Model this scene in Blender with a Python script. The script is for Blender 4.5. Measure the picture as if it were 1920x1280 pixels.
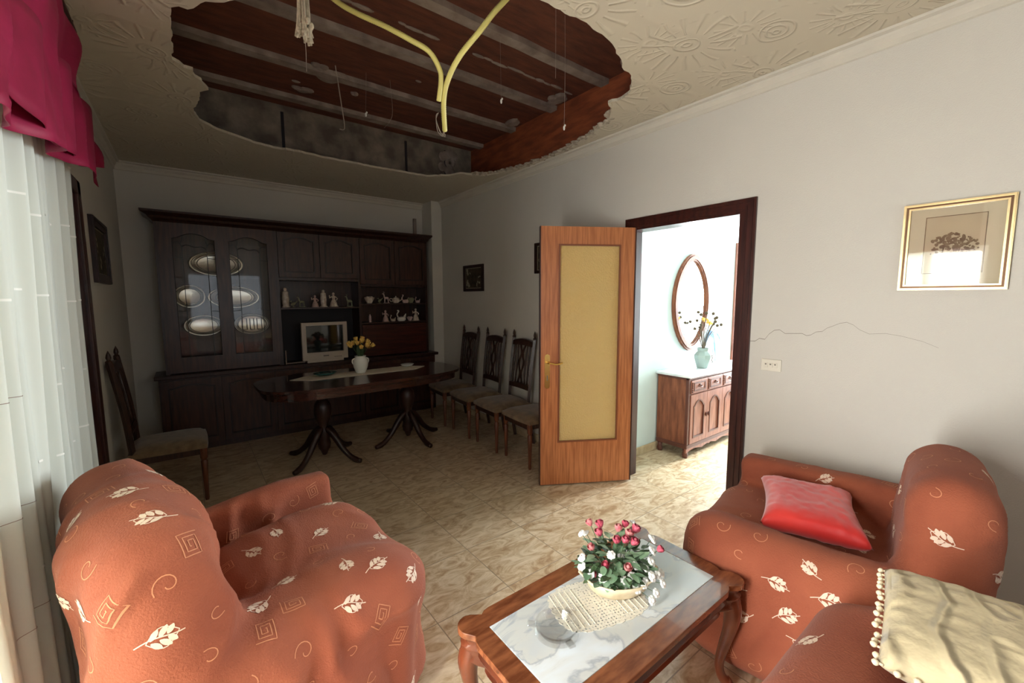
import bpy, bmesh, math, random
from mathutils import Vector, Matrix, noise
from mathutils.geometry import tessellate_polygon
from mathutils.bvhtree import BVHTree
PI = math.pi
for o in list(bpy.data.objects): bpy.data.objects.remove(o)
scene = bpy.context.scene
COL = scene.collection

# ------------------------------------------------------------ camera
F_PX, YAW, PITCH, ROLL, CAM_H = 786.45, 0.6557, 0.10458, -0.00379, 1.503
cd = bpy.data.cameras.new('camera'); cam = bpy.data.objects.new('camera', cd); COL.objects.link(cam)
cd.sensor_width = 36; cd.sensor_fit = 'HORIZONTAL'; cd.lens = F_PX/1920*36; cd.clip_start = 0.02
Fv = Vector((math.sin(YAW)*math.cos(PITCH), math.cos(YAW)*math.cos(PITCH), -math.sin(PITCH)))
R0 = Vector((math.cos(YAW), -math.sin(YAW), 0)); U0 = R0.cross(Fv)
Rv = R0*math.cos(ROLL) + U0*math.sin(ROLL); Uv = Rv.cross(Fv)
M = Matrix((Rv, Uv, -Fv)).transposed().to_4x4(); M.translation = (0, 0, CAM_H)
cam.matrix_world = M
scene.camera = cam

# ------------------------------------------------------------ world and daylight
w = bpy.data.worlds.new('world'); scene.world = w; w.use_nodes = True
w.node_tree.nodes['Background'].inputs[0].default_value = (0.75, 0.87, 1.0, 1)
w.node_tree.nodes['Background'].inputs[1].default_value = 1.0
def area(name, loc, rot, sx, sy, power, col=(1, 1, 1)):
    l = bpy.data.lights.new(name, 'AREA'); l.shape = 'RECTANGLE'; l.size = sx; l.size_y = sy
    l.energy = power; l.color = col
    o = bpy.data.objects.new(name, l); COL.objects.link(o); o.location = loc; o.rotation_euler = rot
    return o
# daylight outside the left balcony door, the rear window and the hall window
area('daylight_balcony', (-0.75, 0.87, 1.03), (0, -PI/2, 0), 1.9, 0.82, 122, (1.0, 0.985, 0.96))
area('daylight_rear', (0.75, -1.95, 1.45), (PI/2, 0, 0), 1.5, 1.3, 3, (1.0, 0.97, 0.92))
area('daylight_hall', (6.12, 1.62, 1.35), (0, PI/2, 0), 1.7, 0.95, 215, (0.90, 0.97, 1.0))
scene.view_settings.view_transform = 'Standard'; scene.view_settings.look = 'None'
scene.view_settings.exposure = 0.95; scene.view_settings.gamma = 1.0
scene.view_settings.use_curve_mapping = False

# ------------------------------------------------------------ helpers: materials
def srgb(r, g, b):
    f = lambda c: (c/255/12.92) if c/255 <= 0.04045 else ((c/255+0.055)/1.055)**2.4
    return (f(r), f(g), f(b), 1)
def mat(name, col, rough=0.6, metal=0.0, var=0.0, vscale=8, bump=0.0, bscale=60, stretch=(1, 1, 1), col2=None, spec=0.5, coat=0.0, sheen=0.0, detail=4, ramp=(0.35, 0.65)):
    m = bpy.data.materials.new(name); m.use_nodes = True
    N = m.node_tree.nodes; L = m.node_tree.links; b = N['Principled BSDF']
    b.inputs['Base Color'].default_value = col; b.inputs['Roughness'].default_value = rough
    b.inputs['Metallic'].default_value = metal; b.inputs['Specular IOR Level'].default_value = spec
    b.inputs['Coat Weight'].default_value = coat; b.inputs['Sheen Weight'].default_value = sheen
    tc = N.new('ShaderNodeTexCoord'); mp = N.new('ShaderNodeMapping'); mp.inputs['Scale'].default_value = stretch
    L.new(tc.outputs['Object'], mp.inputs['Vector'])
    if col2 is None: col2 = tuple(c*(1-var) for c in col[:3]) + (1,)
    n = N.new('ShaderNodeTexNoise'); n.inputs['Scale'].default_value = vscale; n.inputs['Detail'].default_value = detail
    L.new(mp.outputs[0], n.inputs['Vector'])
    r = N.new('ShaderNodeValToRGB'); r.color_ramp.elements[0].position = ramp[0]; r.color_ramp.elements[1].position = ramp[1]
    r.color_ramp.elements[0].color = col2; r.color_ramp.elements[1].color = col
    L.new(n.outputs['Fac'], r.inputs[0]); L.new(r.outputs[0], b.inputs['Base Color'])
    if bump:
        n2 = N.new('ShaderNodeTexNoise'); n2.inputs['Scale'].default_value = bscale; n2.inputs['Detail'].default_value = 3
        L.new(mp.outputs[0], n2.inputs['Vector'])
        bp = N.new('ShaderNodeBump'); bp.inputs['Distance'].default_value = bump; bp.inputs['Strength'].default_value = 1.0
        L.new(n2.outputs['Fac'], bp.inputs['Height']); L.new(bp.outputs[0], b.inputs['Normal'])
    return m
def math_node(nt, op, a, b=None, c=None):
    n = nt.nodes.new('ShaderNodeMath'); n.operation = op
    for i, v in enumerate((a, b, c)):
        if v is None: continue
        if isinstance(v, (int, float)): n.inputs[i].default_value = v
        else: nt.links.new(v, n.inputs[i])
    return n.outputs[0]

m_wall = mat('painted_plaster_wall', srgb(207, 203, 193), 0.85, var=0.03, vscale=1.5, bump=0.0012, bscale=180)
m_wallback = m_wall
m_trimw = mat('cornice_plaster', srgb(206, 200, 186), 0.8, var=0.04, bump=0.001, bscale=120)
m_vase_grey = mat('pale_celadon_glaze', srgb(150, 166, 160), 0.3, var=0.1)
m_hallwall = mat('hall_wall_paint', srgb(206, 218, 216), 0.85, var=0.03, bump=0.001, bscale=150)
m_dark = mat('dark_walnut', srgb(62, 36, 27), 0.32, col2=srgb(40, 21, 15), vscale=6, stretch=(7, 7, 0.8), bump=0.0004, bscale=50)
m_dark_panel = mat('dark_walnut_panel', srgb(74, 44, 31), 0.34, col2=srgb(50, 28, 19), vscale=7, stretch=(6, 6, 0.7))
m_dark_edge = mat('dark_moulding', srgb(34, 17, 12), 0.35, var=0.2)
m_redwood = mat('reddish_walnut', srgb(78, 34, 22), 0.3, col2=srgb(52, 20, 13), vscale=6, stretch=(0.8, 6, 6))
m_black = mat('niche_black', srgb(20, 16, 22), 0.6)
m_mahog = mat('dark_mahogany', srgb(70, 38, 28), 0.22, col2=srgb(42, 20, 14), vscale=5, stretch=(0.7, 7, 7), coat=0.4)
m_mahog_leg = mat('dark_mahogany_leg', srgb(52, 28, 21), 0.35, col2=srgb(32, 16, 11), vscale=6)
m_chair = mat('chair_dark_wood', srgb(66, 40, 28), 0.35, col2=srgb(38, 21, 14), vscale=8, stretch=(6, 6, 1))
m_leg = mat('chair_leg_wood', srgb(118, 66, 40), 0.4, col2=srgb(78, 42, 26), vscale=8, stretch=(6, 6, 1))
m_seat = mat('seat_brown_velvet', srgb(128, 104, 74), 0.9, col2=srgb(100, 78, 52), vscale=14, sheen=0.3, bump=0.001, bscale=120)
m_door = mat('orange_sapele_veneer', srgb(192, 122, 74), 0.38, col2=srgb(158, 92, 52), vscale=5, stretch=(16, 16, 0.9), detail=6)
m_doorframe = mat('dark_door_frame', srgb(70, 32, 24), 0.35, col2=srgb(44, 18, 14), vscale=5, stretch=(8, 8, 0.7))
m_brass = mat('brass', srgb(226, 190, 110), 0.25, metal=1.0)
m_gold = mat('gilded_frame', srgb(214, 190, 140), 0.3, metal=0.75, var=0.2, vscale=20)
m_gold2 = mat('dark_gilt_groove', srgb(96, 66, 40), 0.4, metal=0.5)
m_silver = mat('silver_tray', srgb(225, 220, 205), 0.28, metal=0.85, var=0.1)
m_silver_dark = mat('silver_tray_engraving', srgb(110, 104, 92), 0.4, metal=0.7)
m_porc = mat('porcelain', srgb(232, 222, 205), 0.25, col2=srgb(190, 170, 150), vscale=30)
m_porc_w = mat('porcelain_white', srgb(238, 238, 228), 0.2, var=0.05)
m_yellow = mat('yellow_tulip', srgb(244, 214, 110), 0.6, col2=srgb(230, 176, 96), vscale=30)
m_leaf = mat('dark_green_leaf', srgb(74, 96, 62), 0.55, col2=srgb(44, 66, 38), vscale=20)
m_leaf2 = mat('pale_green_leaf', srgb(150, 180, 146), 0.6, col2=srgb(104, 140, 104), vscale=20)
m_rose = mat('dusty_rose_petal', srgb(208, 100, 118), 0.7, col2=srgb(160, 50, 72), vscale=60)
m_rose2 = mat('pale_rose_petal', srgb(224, 156, 150), 0.7, col2=srgb(196, 96, 106), vscale=60)
m_white = mat('white_petal', srgb(240, 242, 236), 0.7, var=0.1, vscale=40)
m_basket = mat('cream_basket', srgb(232, 218, 188), 0.7, col2=srgb(214, 196, 160), vscale=20)
m_tv = mat('tv_beige_plastic', srgb(200, 188, 172), 0.4, var=0.05)
m_tvdark = mat('tv_label_grey', srgb(120, 112, 104), 0.4)
m_screen = mat('tv_screen', srgb(30, 38, 36), 0.08, var=0.2, vscale=2, coat=0.5)
m_green = mat('green_glass_bowl', srgb(20, 84, 76), 0.15, var=0.2, coat=0.5)
m_glassy = mat('clear_pressed_glass', srgb(205, 205, 200), 0.1, var=0.1, coat=0.6)
m_runner = mat('cream_lace_runner', srgb(232, 224, 204), 0.9, var=0.1, vscale=120, bump=0.001, bscale=300)
m_marble_w = mat('white_marble_top', srgb(238, 240, 240), 0.2, col2=srgb(206, 212, 214), vscale=4, coat=0.3)
m_side_dark = mat('sideboard_brown_wood', srgb(134, 80, 52), 0.65, col2=srgb(98, 50, 28), vscale=5, stretch=(6, 6, 1))
m_side = mat('sideboard_lit_pink_wood', srgb(150, 96, 78), 0.4, col2=srgb(120, 70, 54), vscale=6, stretch=(6, 6, 1))  # brown wood washed paler and pinker, daylight on the sideboard front put into colour
m_side_trim = mat('sideboard_dark_moulding', srgb(92, 50, 38), 0.4, var=0.2)
m_coffee = mat('carved_walnut', srgb(142, 86, 54), 0.25, col2=srgb(100, 54, 32), vscale=5, stretch=(2, 8, 8), coat=0.4)
m_coffee2 = mat('carved_walnut_apron', srgb(118, 60, 36), 0.28, col2=srgb(72, 32, 18), vscale=6, coat=0.4)
m_tube = mat('yellow_corrugated_conduit', srgb(226, 216, 128), 0.5, var=0.08)
m_rope = mat('plaster_hemp', srgb(206, 194, 170), 0.9, var=0.3, vscale=60)
m_wire = mat('thin_grey_wire', srgb(170, 158, 144), 0.5)
m_magenta = mat('crimson_valance', srgb(150, 12, 62), 0.6, col2=srgb(128, 6, 48), vscale=6, sheen=0.0)
m_switch = mat('ivory_switch', srgb(222, 216, 200), 0.4, var=0.03)
m_dot = mat('switch_slot', srgb(110, 102, 92), 0.5)
m_crack = mat('crack_line', srgb(128, 118, 106), 0.9)
m_red = mat('red_satin', srgb(226, 54, 46), 0.5, col2=srgb(206, 36, 34), vscale=4, sheen=0.5, bump=0.002, bscale=12)
m_cream = mat('cream_quilted_cotton', srgb(226, 208, 166), 0.85, col2=srgb(212, 192, 148), vscale=5, sheen=0.3)
m_pom = mat('cream_pompom', srgb(238, 222, 190), 0.95, var=0.1, vscale=80)
m_lead = mat('black_lead_came', srgb(18, 14, 14), 0.4)
m_joist = mat('grey_concrete_joist', srgb(158, 144, 132), 0.9, col2=srgb(126, 112, 102), vscale=9, bump=0.004, bscale=30)
m_slab = mat('brown_stained_board', srgb(116, 66, 45), 0.75, col2=srgb(80, 44, 32), vscale=5, stretch=(1, 4, 1), bump=0.003, bscale=20, detail=8, ramp=(0.3, 0.7))
m_beamred = mat('red_brown_beam', srgb(156, 82, 46), 0.7, col2=srgb(116, 56, 32), vscale=5, stretch=(1, 1, 4), bump=0.003, bscale=14)
m_beamgrey = mat('rough_grey_block', srgb(146, 134, 118), 0.95, col2=srgb(100, 90, 80), vscale=6, bump=0.006, bscale=25)
m_torn = mat('torn_plaster_edge', srgb(196, 186, 168), 0.95, col2=srgb(150, 138, 120), vscale=25, bump=0.004, bscale=60)
m_paper = mat('cream_mat_board', srgb(214, 202, 172), 0.9, var=0.04)
m_paper2 = mat('print_paper', srgb(204, 188, 156), 0.9, var=0.06)
m_ink = mat('brown_ink', srgb(112, 96, 72), 0.9, col2=srgb(140, 122, 94), vscale=60)
m_art_dark = mat('dark_painted_ground', srgb(84, 76, 54), 0.6, col2=srgb(48, 40, 28), vscale=14)
m_art_light = mat('pale_painted_flower', srgb(176, 168, 142), 0.7, var=0.25, vscale=50)
m_dry = mat('dried_brown_seedhead', srgb(92, 80, 62), 0.9)
m_gold_dry = mat('golden_dried_flower', srgb(220, 180, 90), 0.9)
m_blue = mat('pale_blue_grass', srgb(150, 186, 220), 0.8)
m_bluecurt = mat('blue_patterned_curtain', srgb(90, 150, 215), 0.9, col2=srgb(225, 235, 245), vscale=6)
m_base = mat('baseboard_tile', srgb(206, 188, 156), 0.35, col2=srgb(180, 156, 122), vscale=12)
m_winframe = mat('white_window_frame', srgb(225, 225, 220), 0.5)
m_lace = None

def floor_mat():
    m = bpy.data.materials.new('veined_beige_floor_tile'); m.use_nodes = True
    nt = m.node_tree; N = nt.nodes; L = nt.links; b = N['Principled BSDF']
    tc = N.new('ShaderNodeTexCoord')
    br = N.new('ShaderNodeTexBrick'); br.offset = 0.0; br.inputs['Scale'].default_value = 1.0
    br.inputs['Brick Width'].default_value = 0.41; br.inputs['Row Height'].default_value = 0.41
    br.inputs['Mortar Size'].default_value = 0.0028; br.inputs['Mortar Smooth'].default_value = 0.3
    br.inputs['Color1'].default_value = (0, 0, 0, 1); br.inputs['Color2'].default_value = (1, 1, 1, 1)
    L.new(tc.outputs['Object'], br.inputs['Vector'])
    # shift the veining per tile
    sc = N.new('ShaderNodeVectorMath'); sc.operation = 'SCALE'; sc.inputs['Scale'].default_value = 7.3
    L.new(br.outputs['Color'], sc.inputs[0])
    ad = N.new('ShaderNodeVectorMath'); ad.operation = 'ADD'; L.new(tc.outputs['Object'], ad.inputs[0]); L.new(sc.outputs[0], ad.inputs[1])
    mp = N.new('ShaderNodeMapping'); mp.inputs['Rotation'].default_value = (0, 0, 0.6); mp.inputs['Scale'].default_value = (1, 2.1, 1)
    L.new(ad.outputs[0], mp.inputs['Vector'])
    n = N.new('ShaderNodeTexNoise'); n.inputs['Scale'].default_value = 6.0; n.inputs['Detail'].default_value = 9; n.inputs['Distortion'].default_value = 1.8; n.inputs['Roughness'].default_value = 0.62
    L.new(mp.outputs[0], n.inputs['Vector'])
    r = N.new('ShaderNodeValToRGB'); e = r.color_ramp.elements
    e[0].position = 0.34; e[0].color = srgb(168, 136, 102); e[1].position = 0.66; e[1].color = srgb(222, 203, 174)
    k = e.new(0.46); k.color = srgb(194, 168, 134); k = e.new(0.54); k.color = srgb(209, 187, 156)
    L.new(n.outputs['Fac'], r.inputs[0])
    mx = N.new('ShaderNodeMixRGB'); mx.inputs[2].default_value = srgb(158, 138, 114)
    L.new(br.outputs['Fac'], mx.inputs[0]); L.new(r.outputs[0], mx.inputs[1]); L.new(mx.outputs[0], b.inputs['Base Color'])
    b.inputs['Roughness'].default_value = 0.3; b.inputs['Specular IOR Level'].default_value = 0.45
    bp = N.new('ShaderNodeBump'); bp.inputs['Distance'].default_value = 0.001; bp.invert = True
    L.new(br.outputs['Fac'], bp.inputs['Height']); L.new(bp.outputs[0], b.inputs['Normal'])
    return m
m_floor = floor_mat()

def ceiling_mat():
    m = bpy.data.materials.new('embossed_plaster_ceiling'); m.use_nodes = True
    nt = m.node_tree; N = nt.nodes; L = nt.links; b = N['Principled BSDF']
    b.inputs['Base Color'].default_value = srgb(202, 193, 172); b.inputs['Roughness'].default_value = 0.75
    tc = N.new('ShaderNodeTexCoord'); total = None
    def lattice(size, off, rings, ringr, petals, r0, r1, amp):
        mp = N.new('ShaderNodeMapping'); mp.inputs['Location'].default_value = (off[0], off[1], 0)
        mp.inputs['Rotation'].default_value = (0, 0, off[2]); L.new(tc.outputs['Object'], mp.inputs['Vector'])
        nz = N.new('ShaderNodeTexNoise'); nz.inputs['Scale'].default_value = 2.5; L.new(mp.outputs[0], nz.inputs['Vector'])
        wv = N.new('ShaderNodeVectorMath'); wv.operation = 'MULTIPLY_ADD'; wv.inputs[1].default_value = (0.12, 0.12, 0)
        L.new(nz.outputs['Color'], wv.inputs[0]); L.new(mp.outputs[0], wv.inputs[2])
        sp = N.new('ShaderNodeSeparateXYZ'); L.new(wv.outputs[0], sp.inputs[0])
        M_ = lambda op, a, c=None, d=None: math_node(nt, op, a, c, d)
        def cell(c):
            t = M_('FRACT', M_('DIVIDE', M_('ADD', c, 100.0), size)); return M_('MULTIPLY', M_('SUBTRACT', t, 0.5), size)
        x, y = cell(sp.outputs[0]), cell(sp.outputs[1])
        r = M_('SQRT', M_('ADD', M_('MULTIPLY', x, x), M_('MULTIPLY', y, y)))
        th = M_('ARCTAN2', y, x)
        rg = M_('MULTIPLY', M_('POWER', M_('ABSOLUTE', M_('SINE', M_('MULTIPLY', r, PI*rings/ringr))), 6.0), M_('LESS_THAN', r, ringr))
        pt = M_('POWER', M_('ABSOLUTE', M_('COSINE', M_('MULTIPLY', th, petals/2))), 12.0)
        msk = M_('MULTIPLY', M_('GREATER_THAN', r, r0), M_('LESS_THAN', r, r1))
        return M_('MULTIPLY', M_('ADD', rg, M_('MULTIPLY', pt, msk)), amp)
    for a in ((0.62, (0.1, 0.25, 0.2), 2, 0.07, 16, 0.1, 0.24, 1.0), (0.62, (0.41, 0.52, 0.2), 3, 0.10, 10, 0.2, 0.21, 0.9),
              (0.43, (0.2, 0.1, 0.9), 1, 0.05, 14, 0.06, 0.15, 0.6)):
        v = lattice(*a); total = v if total is None else math_node(nt, 'MAXIMUM', total, v)
    wv = N.new('ShaderNodeTexWave'); wv.wave_type = 'RINGS'; wv.inputs['Scale'].default_value = 1.6; wv.inputs['Distortion'].default_value = 6; wv.inputs['Detail'].default_value = 1
    L.new(tc.outputs['Object'], wv.inputs['Vector'])
    t2 = math_node(nt, 'MULTIPLY', math_node(nt, 'POWER', wv.outputs['Fac'], 14.0), 0.6)
    total = math_node(nt, 'MAXIMUM', total, t2)
    bp = N.new('ShaderNodeBump'); bp.inputs['Distance'].default_value = 0.005; bp.inputs['Strength'].default_value = 0.85
    L.new(total, bp.inputs['Height']); L.new(bp.outputs[0], b.inputs['Normal'])
    return m
m_ceil = ceiling_mat()

def marble_mat():
    m = bpy.data.materials.new('grey_veined_marble'); m.use_nodes = True
    nt = m.node_tree; N = nt.nodes; L = nt.links; b = N['Principled BSDF']
    tc = N.new('ShaderNodeTexCoord'); mp = N.new('ShaderNodeMapping'); mp.inputs['Rotation'].default_value = (0, 0, 0.9); mp.inputs['Scale'].default_value = (1, 1.8, 1)
    L.new(tc.outputs['Object'], mp.inputs['Vector'])
    n = N.new('ShaderNodeTexNoise'); n.inputs['Scale'].default_value = 3.2; n.inputs['Detail'].default_value = 9; n.inputs['Distortion'].default_value = 1.6
    L.new(mp.outputs[0], n.inputs['Vector'])
    r = N.new('ShaderNodeValToRGB'); e = r.color_ramp.elements
    e[0].position = 0.36; e[0].color = srgb(200, 205, 206); e[1].position = 0.62; e[1].color = srgb(222, 230, 236)
    k = e.new(0.47); k.color = srgb(206, 208, 204); k = e.new(0.50); k.color = srgb(176, 182, 188); k = e.new(0.53); k.color = srgb(218, 222, 222)
    L.new(n.outputs['Fac'], r.inputs[0]); L.new(r.outputs[0], b.inputs['Base Color'])
    b.inputs['Roughness'].default_value = 0.12
    return m
m_marble = marble_mat()

def slip_mat():
    m = mat('rust_crinkle_slipcover', srgb(156, 84, 56), 0.9, col2=srgb(142, 72, 47), vscale=4, sheen=0.05, bump=0.0022, bscale=190)
    return m
m_slip = slip_mat()
m_motif = mat('white_woven_leaf', srgb(232, 206, 184), 0.8, var=0.1, vscale=50)
m_motif2 = mat('tan_stitched_spiral', srgb(206, 138, 100), 0.8, var=0.1, vscale=50)

def sheer_mat():
    m = bpy.data.materials.new('white_sheer_curtain'); m.use_nodes = True
    N = m.node_tree.nodes; L = m.node_tree.links; N.remove(N['Principled BSDF']); out = N['Material Output']
    d = N.new('ShaderNodeBsdfDiffuse'); d.inputs[0].default_value = srgb(232, 236, 226)
    t = N.new('ShaderNodeBsdfTranslucent'); t.inputs[0].default_value = srgb(226, 232, 220)
    tr = N.new('ShaderNodeBsdfTransparent')
    a = N.new('ShaderNodeMixShader'); a.inputs[0].default_value = 0.17
    L.new(d.outputs[0], a.inputs[1]); L.new(t.outputs[0], a.inputs[2])
    c = N.new('ShaderNodeMixShader'); c.inputs[0].default_value = 0.06
    L.new(a.outputs[0], c.inputs[1]); L.new(tr.outputs[0], c.inputs[2]); L.new(c.outputs[0], out.inputs[0])
    return m
m_sheer = sheer_mat()
m_stitch = mat('curtain_seam_thread', srgb(246, 246, 238), 0.8)
m_crease = mat('curtain_crease_line', srgb(150, 132, 120), 0.8)  # shade of the fold creases, drawn as thin darker strips

def pane_mat(name, fac, tint=(1, 1, 1, 1), rough=0.03):
    m = bpy.data.materials.new(name); m.use_nodes = True
    N = m.node_tree.nodes; L = m.node_tree.links; N.remove(N['Principled BSDF']); out = N['Material Output']
    t = N.new('ShaderNodeBsdfTransparent'); t.inputs[0].default_value = tint
    g = N.new('ShaderNodeBsdfGlossy'); g.inputs['Roughness'].default_value = rough
    a = N.new('ShaderNodeMixShader'); a.inputs[0].default_value = fac
    L.new(t.outputs[0], a.inputs[1]); L.new(g.outputs[0], a.inputs[2]); L.new(a.outputs[0], out.inputs[0])
    return m
m_pane = pane_mat('clear_window_glass', 0.06)
m_picglass = pane_mat('picture_glass', 0.10)
m_cabglass = pane_mat('cabinet_glass', 0.02)
m_ash = pane_mat('clear_ashtray_glass', 0.16, (0.985, 0.99, 0.99, 1), 0.04)

def amber_mat():
    m = bpy.data.materials.new('amber_hammered_glass'); m.use_nodes = True
    N = m.node_tree.nodes; L = m.node_tree.links; N.remove(N['Principled BSDF']); out = N['Material Output']
    tc = N.new('ShaderNodeTexCoord'); v = N.new('ShaderNodeTexVoronoi'); v.inputs['Scale'].default_value = 78
    L.new(tc.outputs['Object'], v.inputs['Vector'])
    nn = N.new('ShaderNodeTexNoise'); nn.inputs['Scale'].default_value = 55; L.new(tc.outputs['Object'], nn.inputs['Vector'])
    ad = math_node(m.node_tree, 'ADD', v.outputs['Distance'], nn.outputs['Fac'])
    bp = N.new('ShaderNodeBump'); bp.inputs['Distance'].default_value = 0.012; L.new(ad, bp.inputs['Height'])
    d = N.new('ShaderNodeBsdfTranslucent'); d.inputs[0].default_value = srgb(255, 226, 140)
    df = N.new('ShaderNodeBsdfDiffuse'); df.inputs[0].default_value = srgb(255, 224, 150)
    rf = N.new('ShaderNodeBsdfRefraction'); rf.inputs['Color'].default_value = srgb(240, 208, 120); rf.inputs['Roughness'].default_value = 0.12; rf.inputs['IOR'].default_value = 1.25
    g = N.new('ShaderNodeBsdfGlossy'); g.inputs['Roughness'].default_value = 0.1
    for s in (rf, g): L.new(bp.outputs[0], s.inputs['Normal'])
    a = N.new('ShaderNodeMixShader'); a.inputs[0].default_value = 0.68; L.new(d.outputs[0], a.inputs[1]); L.new(df.outputs[0], a.inputs[2])
    c = N.new('ShaderNodeMixShader'); c.inputs[0].default_value = 0.27; L.new(a.outputs[0], c.inputs[1]); L.new(rf.outputs[0], c.inputs[2])
    e = N.new('ShaderNodeMixShader'); e.inputs[0].default_value = 0.08; L.new(c.outputs[0], e.inputs[1]); L.new(g.outputs[0], e.inputs[2])
    L.new(e.outputs[0], out.inputs[0]); return m
m_amber = amber_mat()
m_mirror = mat('mirror_glass', (0.95, 0.97, 0.97, 1), 0.02, metal=1.0)

# ------------------------------------------------------------ helpers: geometry
def box(bm, x0, x1, y0, y1, z0, z1):
    v = [bm.verts.new((x, y, z)) for z in (z0, z1) for (x, y) in ((x0, y0), (x1, y0), (x1, y1), (x0, y1))]
    for f in ((0, 3, 2, 1), (4, 5, 6, 7), (0, 1, 5, 4), (1, 2, 6, 5), (2, 3, 7, 6), (3, 0, 4, 7)):
        bm.faces.new([v[i] for i in f])
    return v
def bbox(bm, x0, x1, y0, y1, z0, z1, r=0.01, seg=2):
    t = bmesh.new(); box(t, x0, x1, y0, y1, z0, z1)
    bmesh.ops.bevel(t, geom=list(t.edges), offset=r, segments=seg, affect='EDGES', profile=0.5)
    merge(bm, t)
def merge(bm, t, mx=None):
    if mx is not None: bmesh.ops.transform(t, matrix=mx, verts=t.verts)
    me = bpy.data.meshes.new('tmp'); t.to_mesh(me); t.free(); bm.from_mesh(me); bpy.data.meshes.remove(me)
def lathe(bm, prof, loc=(0, 0, 0), n=24, sx=1, sy=1, mx=None):
    rings = []
    for r, z in prof:
        rings.append([])
        for k in range(n):
            a = 2*PI*k/n; p = Vector((loc[0]+r*sx*math.cos(a), loc[1]+r*sy*math.sin(a), loc[2]+z))
            if mx is not None: p = mx @ p
            rings[-1].append(bm.verts.new(p))
    for a, b in zip(rings, rings[1:]):
        for k in range(n): bm.faces.new((a[k], a[(k+1) % n], b[(k+1) % n], b[k]))
    if prof[0][0] > 1e-4: bm.faces.new(list(reversed(rings[0])))
    if prof[-1][0] > 1e-4: bm.faces.new(rings[-1])
def tube(bm, pts, r, n=8, caps=True):
    pts = [Vector(p) for p in pts]; rs = r if isinstance(r, (list, tuple)) else [r]*len(pts)
    prev = None; rings = []
    for i, p in enumerate(pts):
        d = (pts[min(i+1, len(pts)-1)] - pts[max(i-1, 0)]).normalized()
        if prev is None:
            a = Vector((0, 0, 1)) if abs(d.z) < 0.9 else Vector((1, 0, 0)); s = d.cross(a).normalized()
        else:
            s = (prev - d*prev.dot(d)).normalized()
        prev = s; t = d.cross(s)
        rings.append([bm.verts.new(p + (s*math.cos(2*PI*k/n) + t*math.sin(2*PI*k/n))*rs[i]) for k in range(n)])
    for a, b in zip(rings, rings[1:]):
        for k in range(n): bm.faces.new((a[k], a[(k+1) % n], b[(k+1) % n], b[k]))
    if caps: bm.faces.new(list(reversed(rings[0]))); bm.faces.new(rings[-1])
def smooth_path(pts, k=6):
    pts = [Vector(p) for p in pts]; out = []
    P = [pts[0]] + pts + [pts[-1]]
    for i in range(1, len(P)-2):
        for j in range(k):
            t = j/k; a, b, c, d = P[i-1], P[i], P[i+1], P[i+2]
            out.append(0.5*((2*b) + (c-a)*t + (2*a-5*b+4*c-d)*t*t + (3*b-a-3*c+d)*t**3))
    out.append(pts[-1]); return out
def sweep(bm, pts, prof, up=Vector((0, 0, 1)), closed=False):
    # prof: list of (side, up) points, closed section
    pts = [Vector(p) for p in pts]; n = len(pts); rings = []
    for i, p in enumerate(pts):
        a = pts[(i-1) % n] if (closed or i > 0) else p; b = pts[(i+1) % n] if (closed or i < n-1) else p
        d = (b-a).normalized(); s = d.cross(up).normalized(); u = s.cross(d)
        if (closed or 0 < i < n-1):
            d1 = (p-a).normalized(); c = max(0.35, d1.dot(d)); k = 1/c
        else: k = 1
        rings.append([bm.verts.new(p + s*q[0]*k + u*q[1]) for q in prof])
    m = len(prof)
    for i in range(n if closed else n-1):
        A, B = rings[i], rings[(i+1) % n]
        for j in range(m): bm.faces.new((A[j], A[(j+1) % m], B[(j+1) % m], B[j]))
    if not closed: bm.faces.new(list(reversed(rings[0]))); bm.faces.new(rings[-1])
def plate(bm, loops, f, t):
    # polygon with holes, extruded; f(u, v, w) maps to space
    L3 = [[Vector((u, v, 0)) for u, v in l] for l in loops]; flat = [p for l in L3 for p in l]
    tris = tessellate_polygon(L3)
    A = [bm.verts.new(f(p.x, p.y, 0)) for p in flat]; B = [bm.verts.new(f(p.x, p.y, t)) for p in flat]
    for a, b, c in tris:
        try: bm.faces.new((A[a], A[b], A[c])); bm.faces.new((B[c], B[b], B[a]))
        except ValueError: pass
    k = 0
    for l in loops:
        n = len(l)
        for i in range(n):
            j = (i+1) % n; bm.faces.new((A[k+i], A[k+j], B[k+j], B[k+i]))
        k += n
def ell(bm, c, r, n=10, mx=None):
    t = bmesh.new(); bmesh.ops.create_uvsphere(t, u_segments=n, v_segments=max(5, n*2//3), radius=1)
    m = Matrix.Translation(c) @ (mx or Matrix.Identity(4)) @ Matrix.Diagonal((r[0], r[1], r[2], 1)); merge(bm, t, m)
def ob(name, bm, material, parent=None, smooth=False, **kw):
    bmesh.ops.remove_doubles(bm, verts=bm.verts, dist=1e-6)
    bmesh.ops.recalc_face_normals(bm, faces=bm.faces)
    me = bpy.data.meshes.new(name); bm.to_mesh(me); bm.free()
    for m in (material if isinstance(material, (list, tuple)) else [material]): me.materials.append(m)
    if smooth:
        for p in me.polygons: p.use_smooth = True
        if smooth != 'all':
            try: me.set_sharp_from_angle(angle=math.radians(40))
            except Exception: pass
    o = bpy.data.objects.new(name, me); COL.objects.link(o)
    if parent is not None: o.parent = parent
    for k, v in kw.items(): o[k] = v
    return o
def thing(name, loc, rz=0, **kw):
    o = bpy.data.objects.new(name, None); COL.objects.link(o); o.location = loc; o.rotation_euler = (0, 0, rz)
    o.empty_display_size = 0.05
    for k, v in kw.items(): o[k] = v
    return o
def kids(o): return [c for c in bpy.data.objects if c.parent == o]
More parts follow.
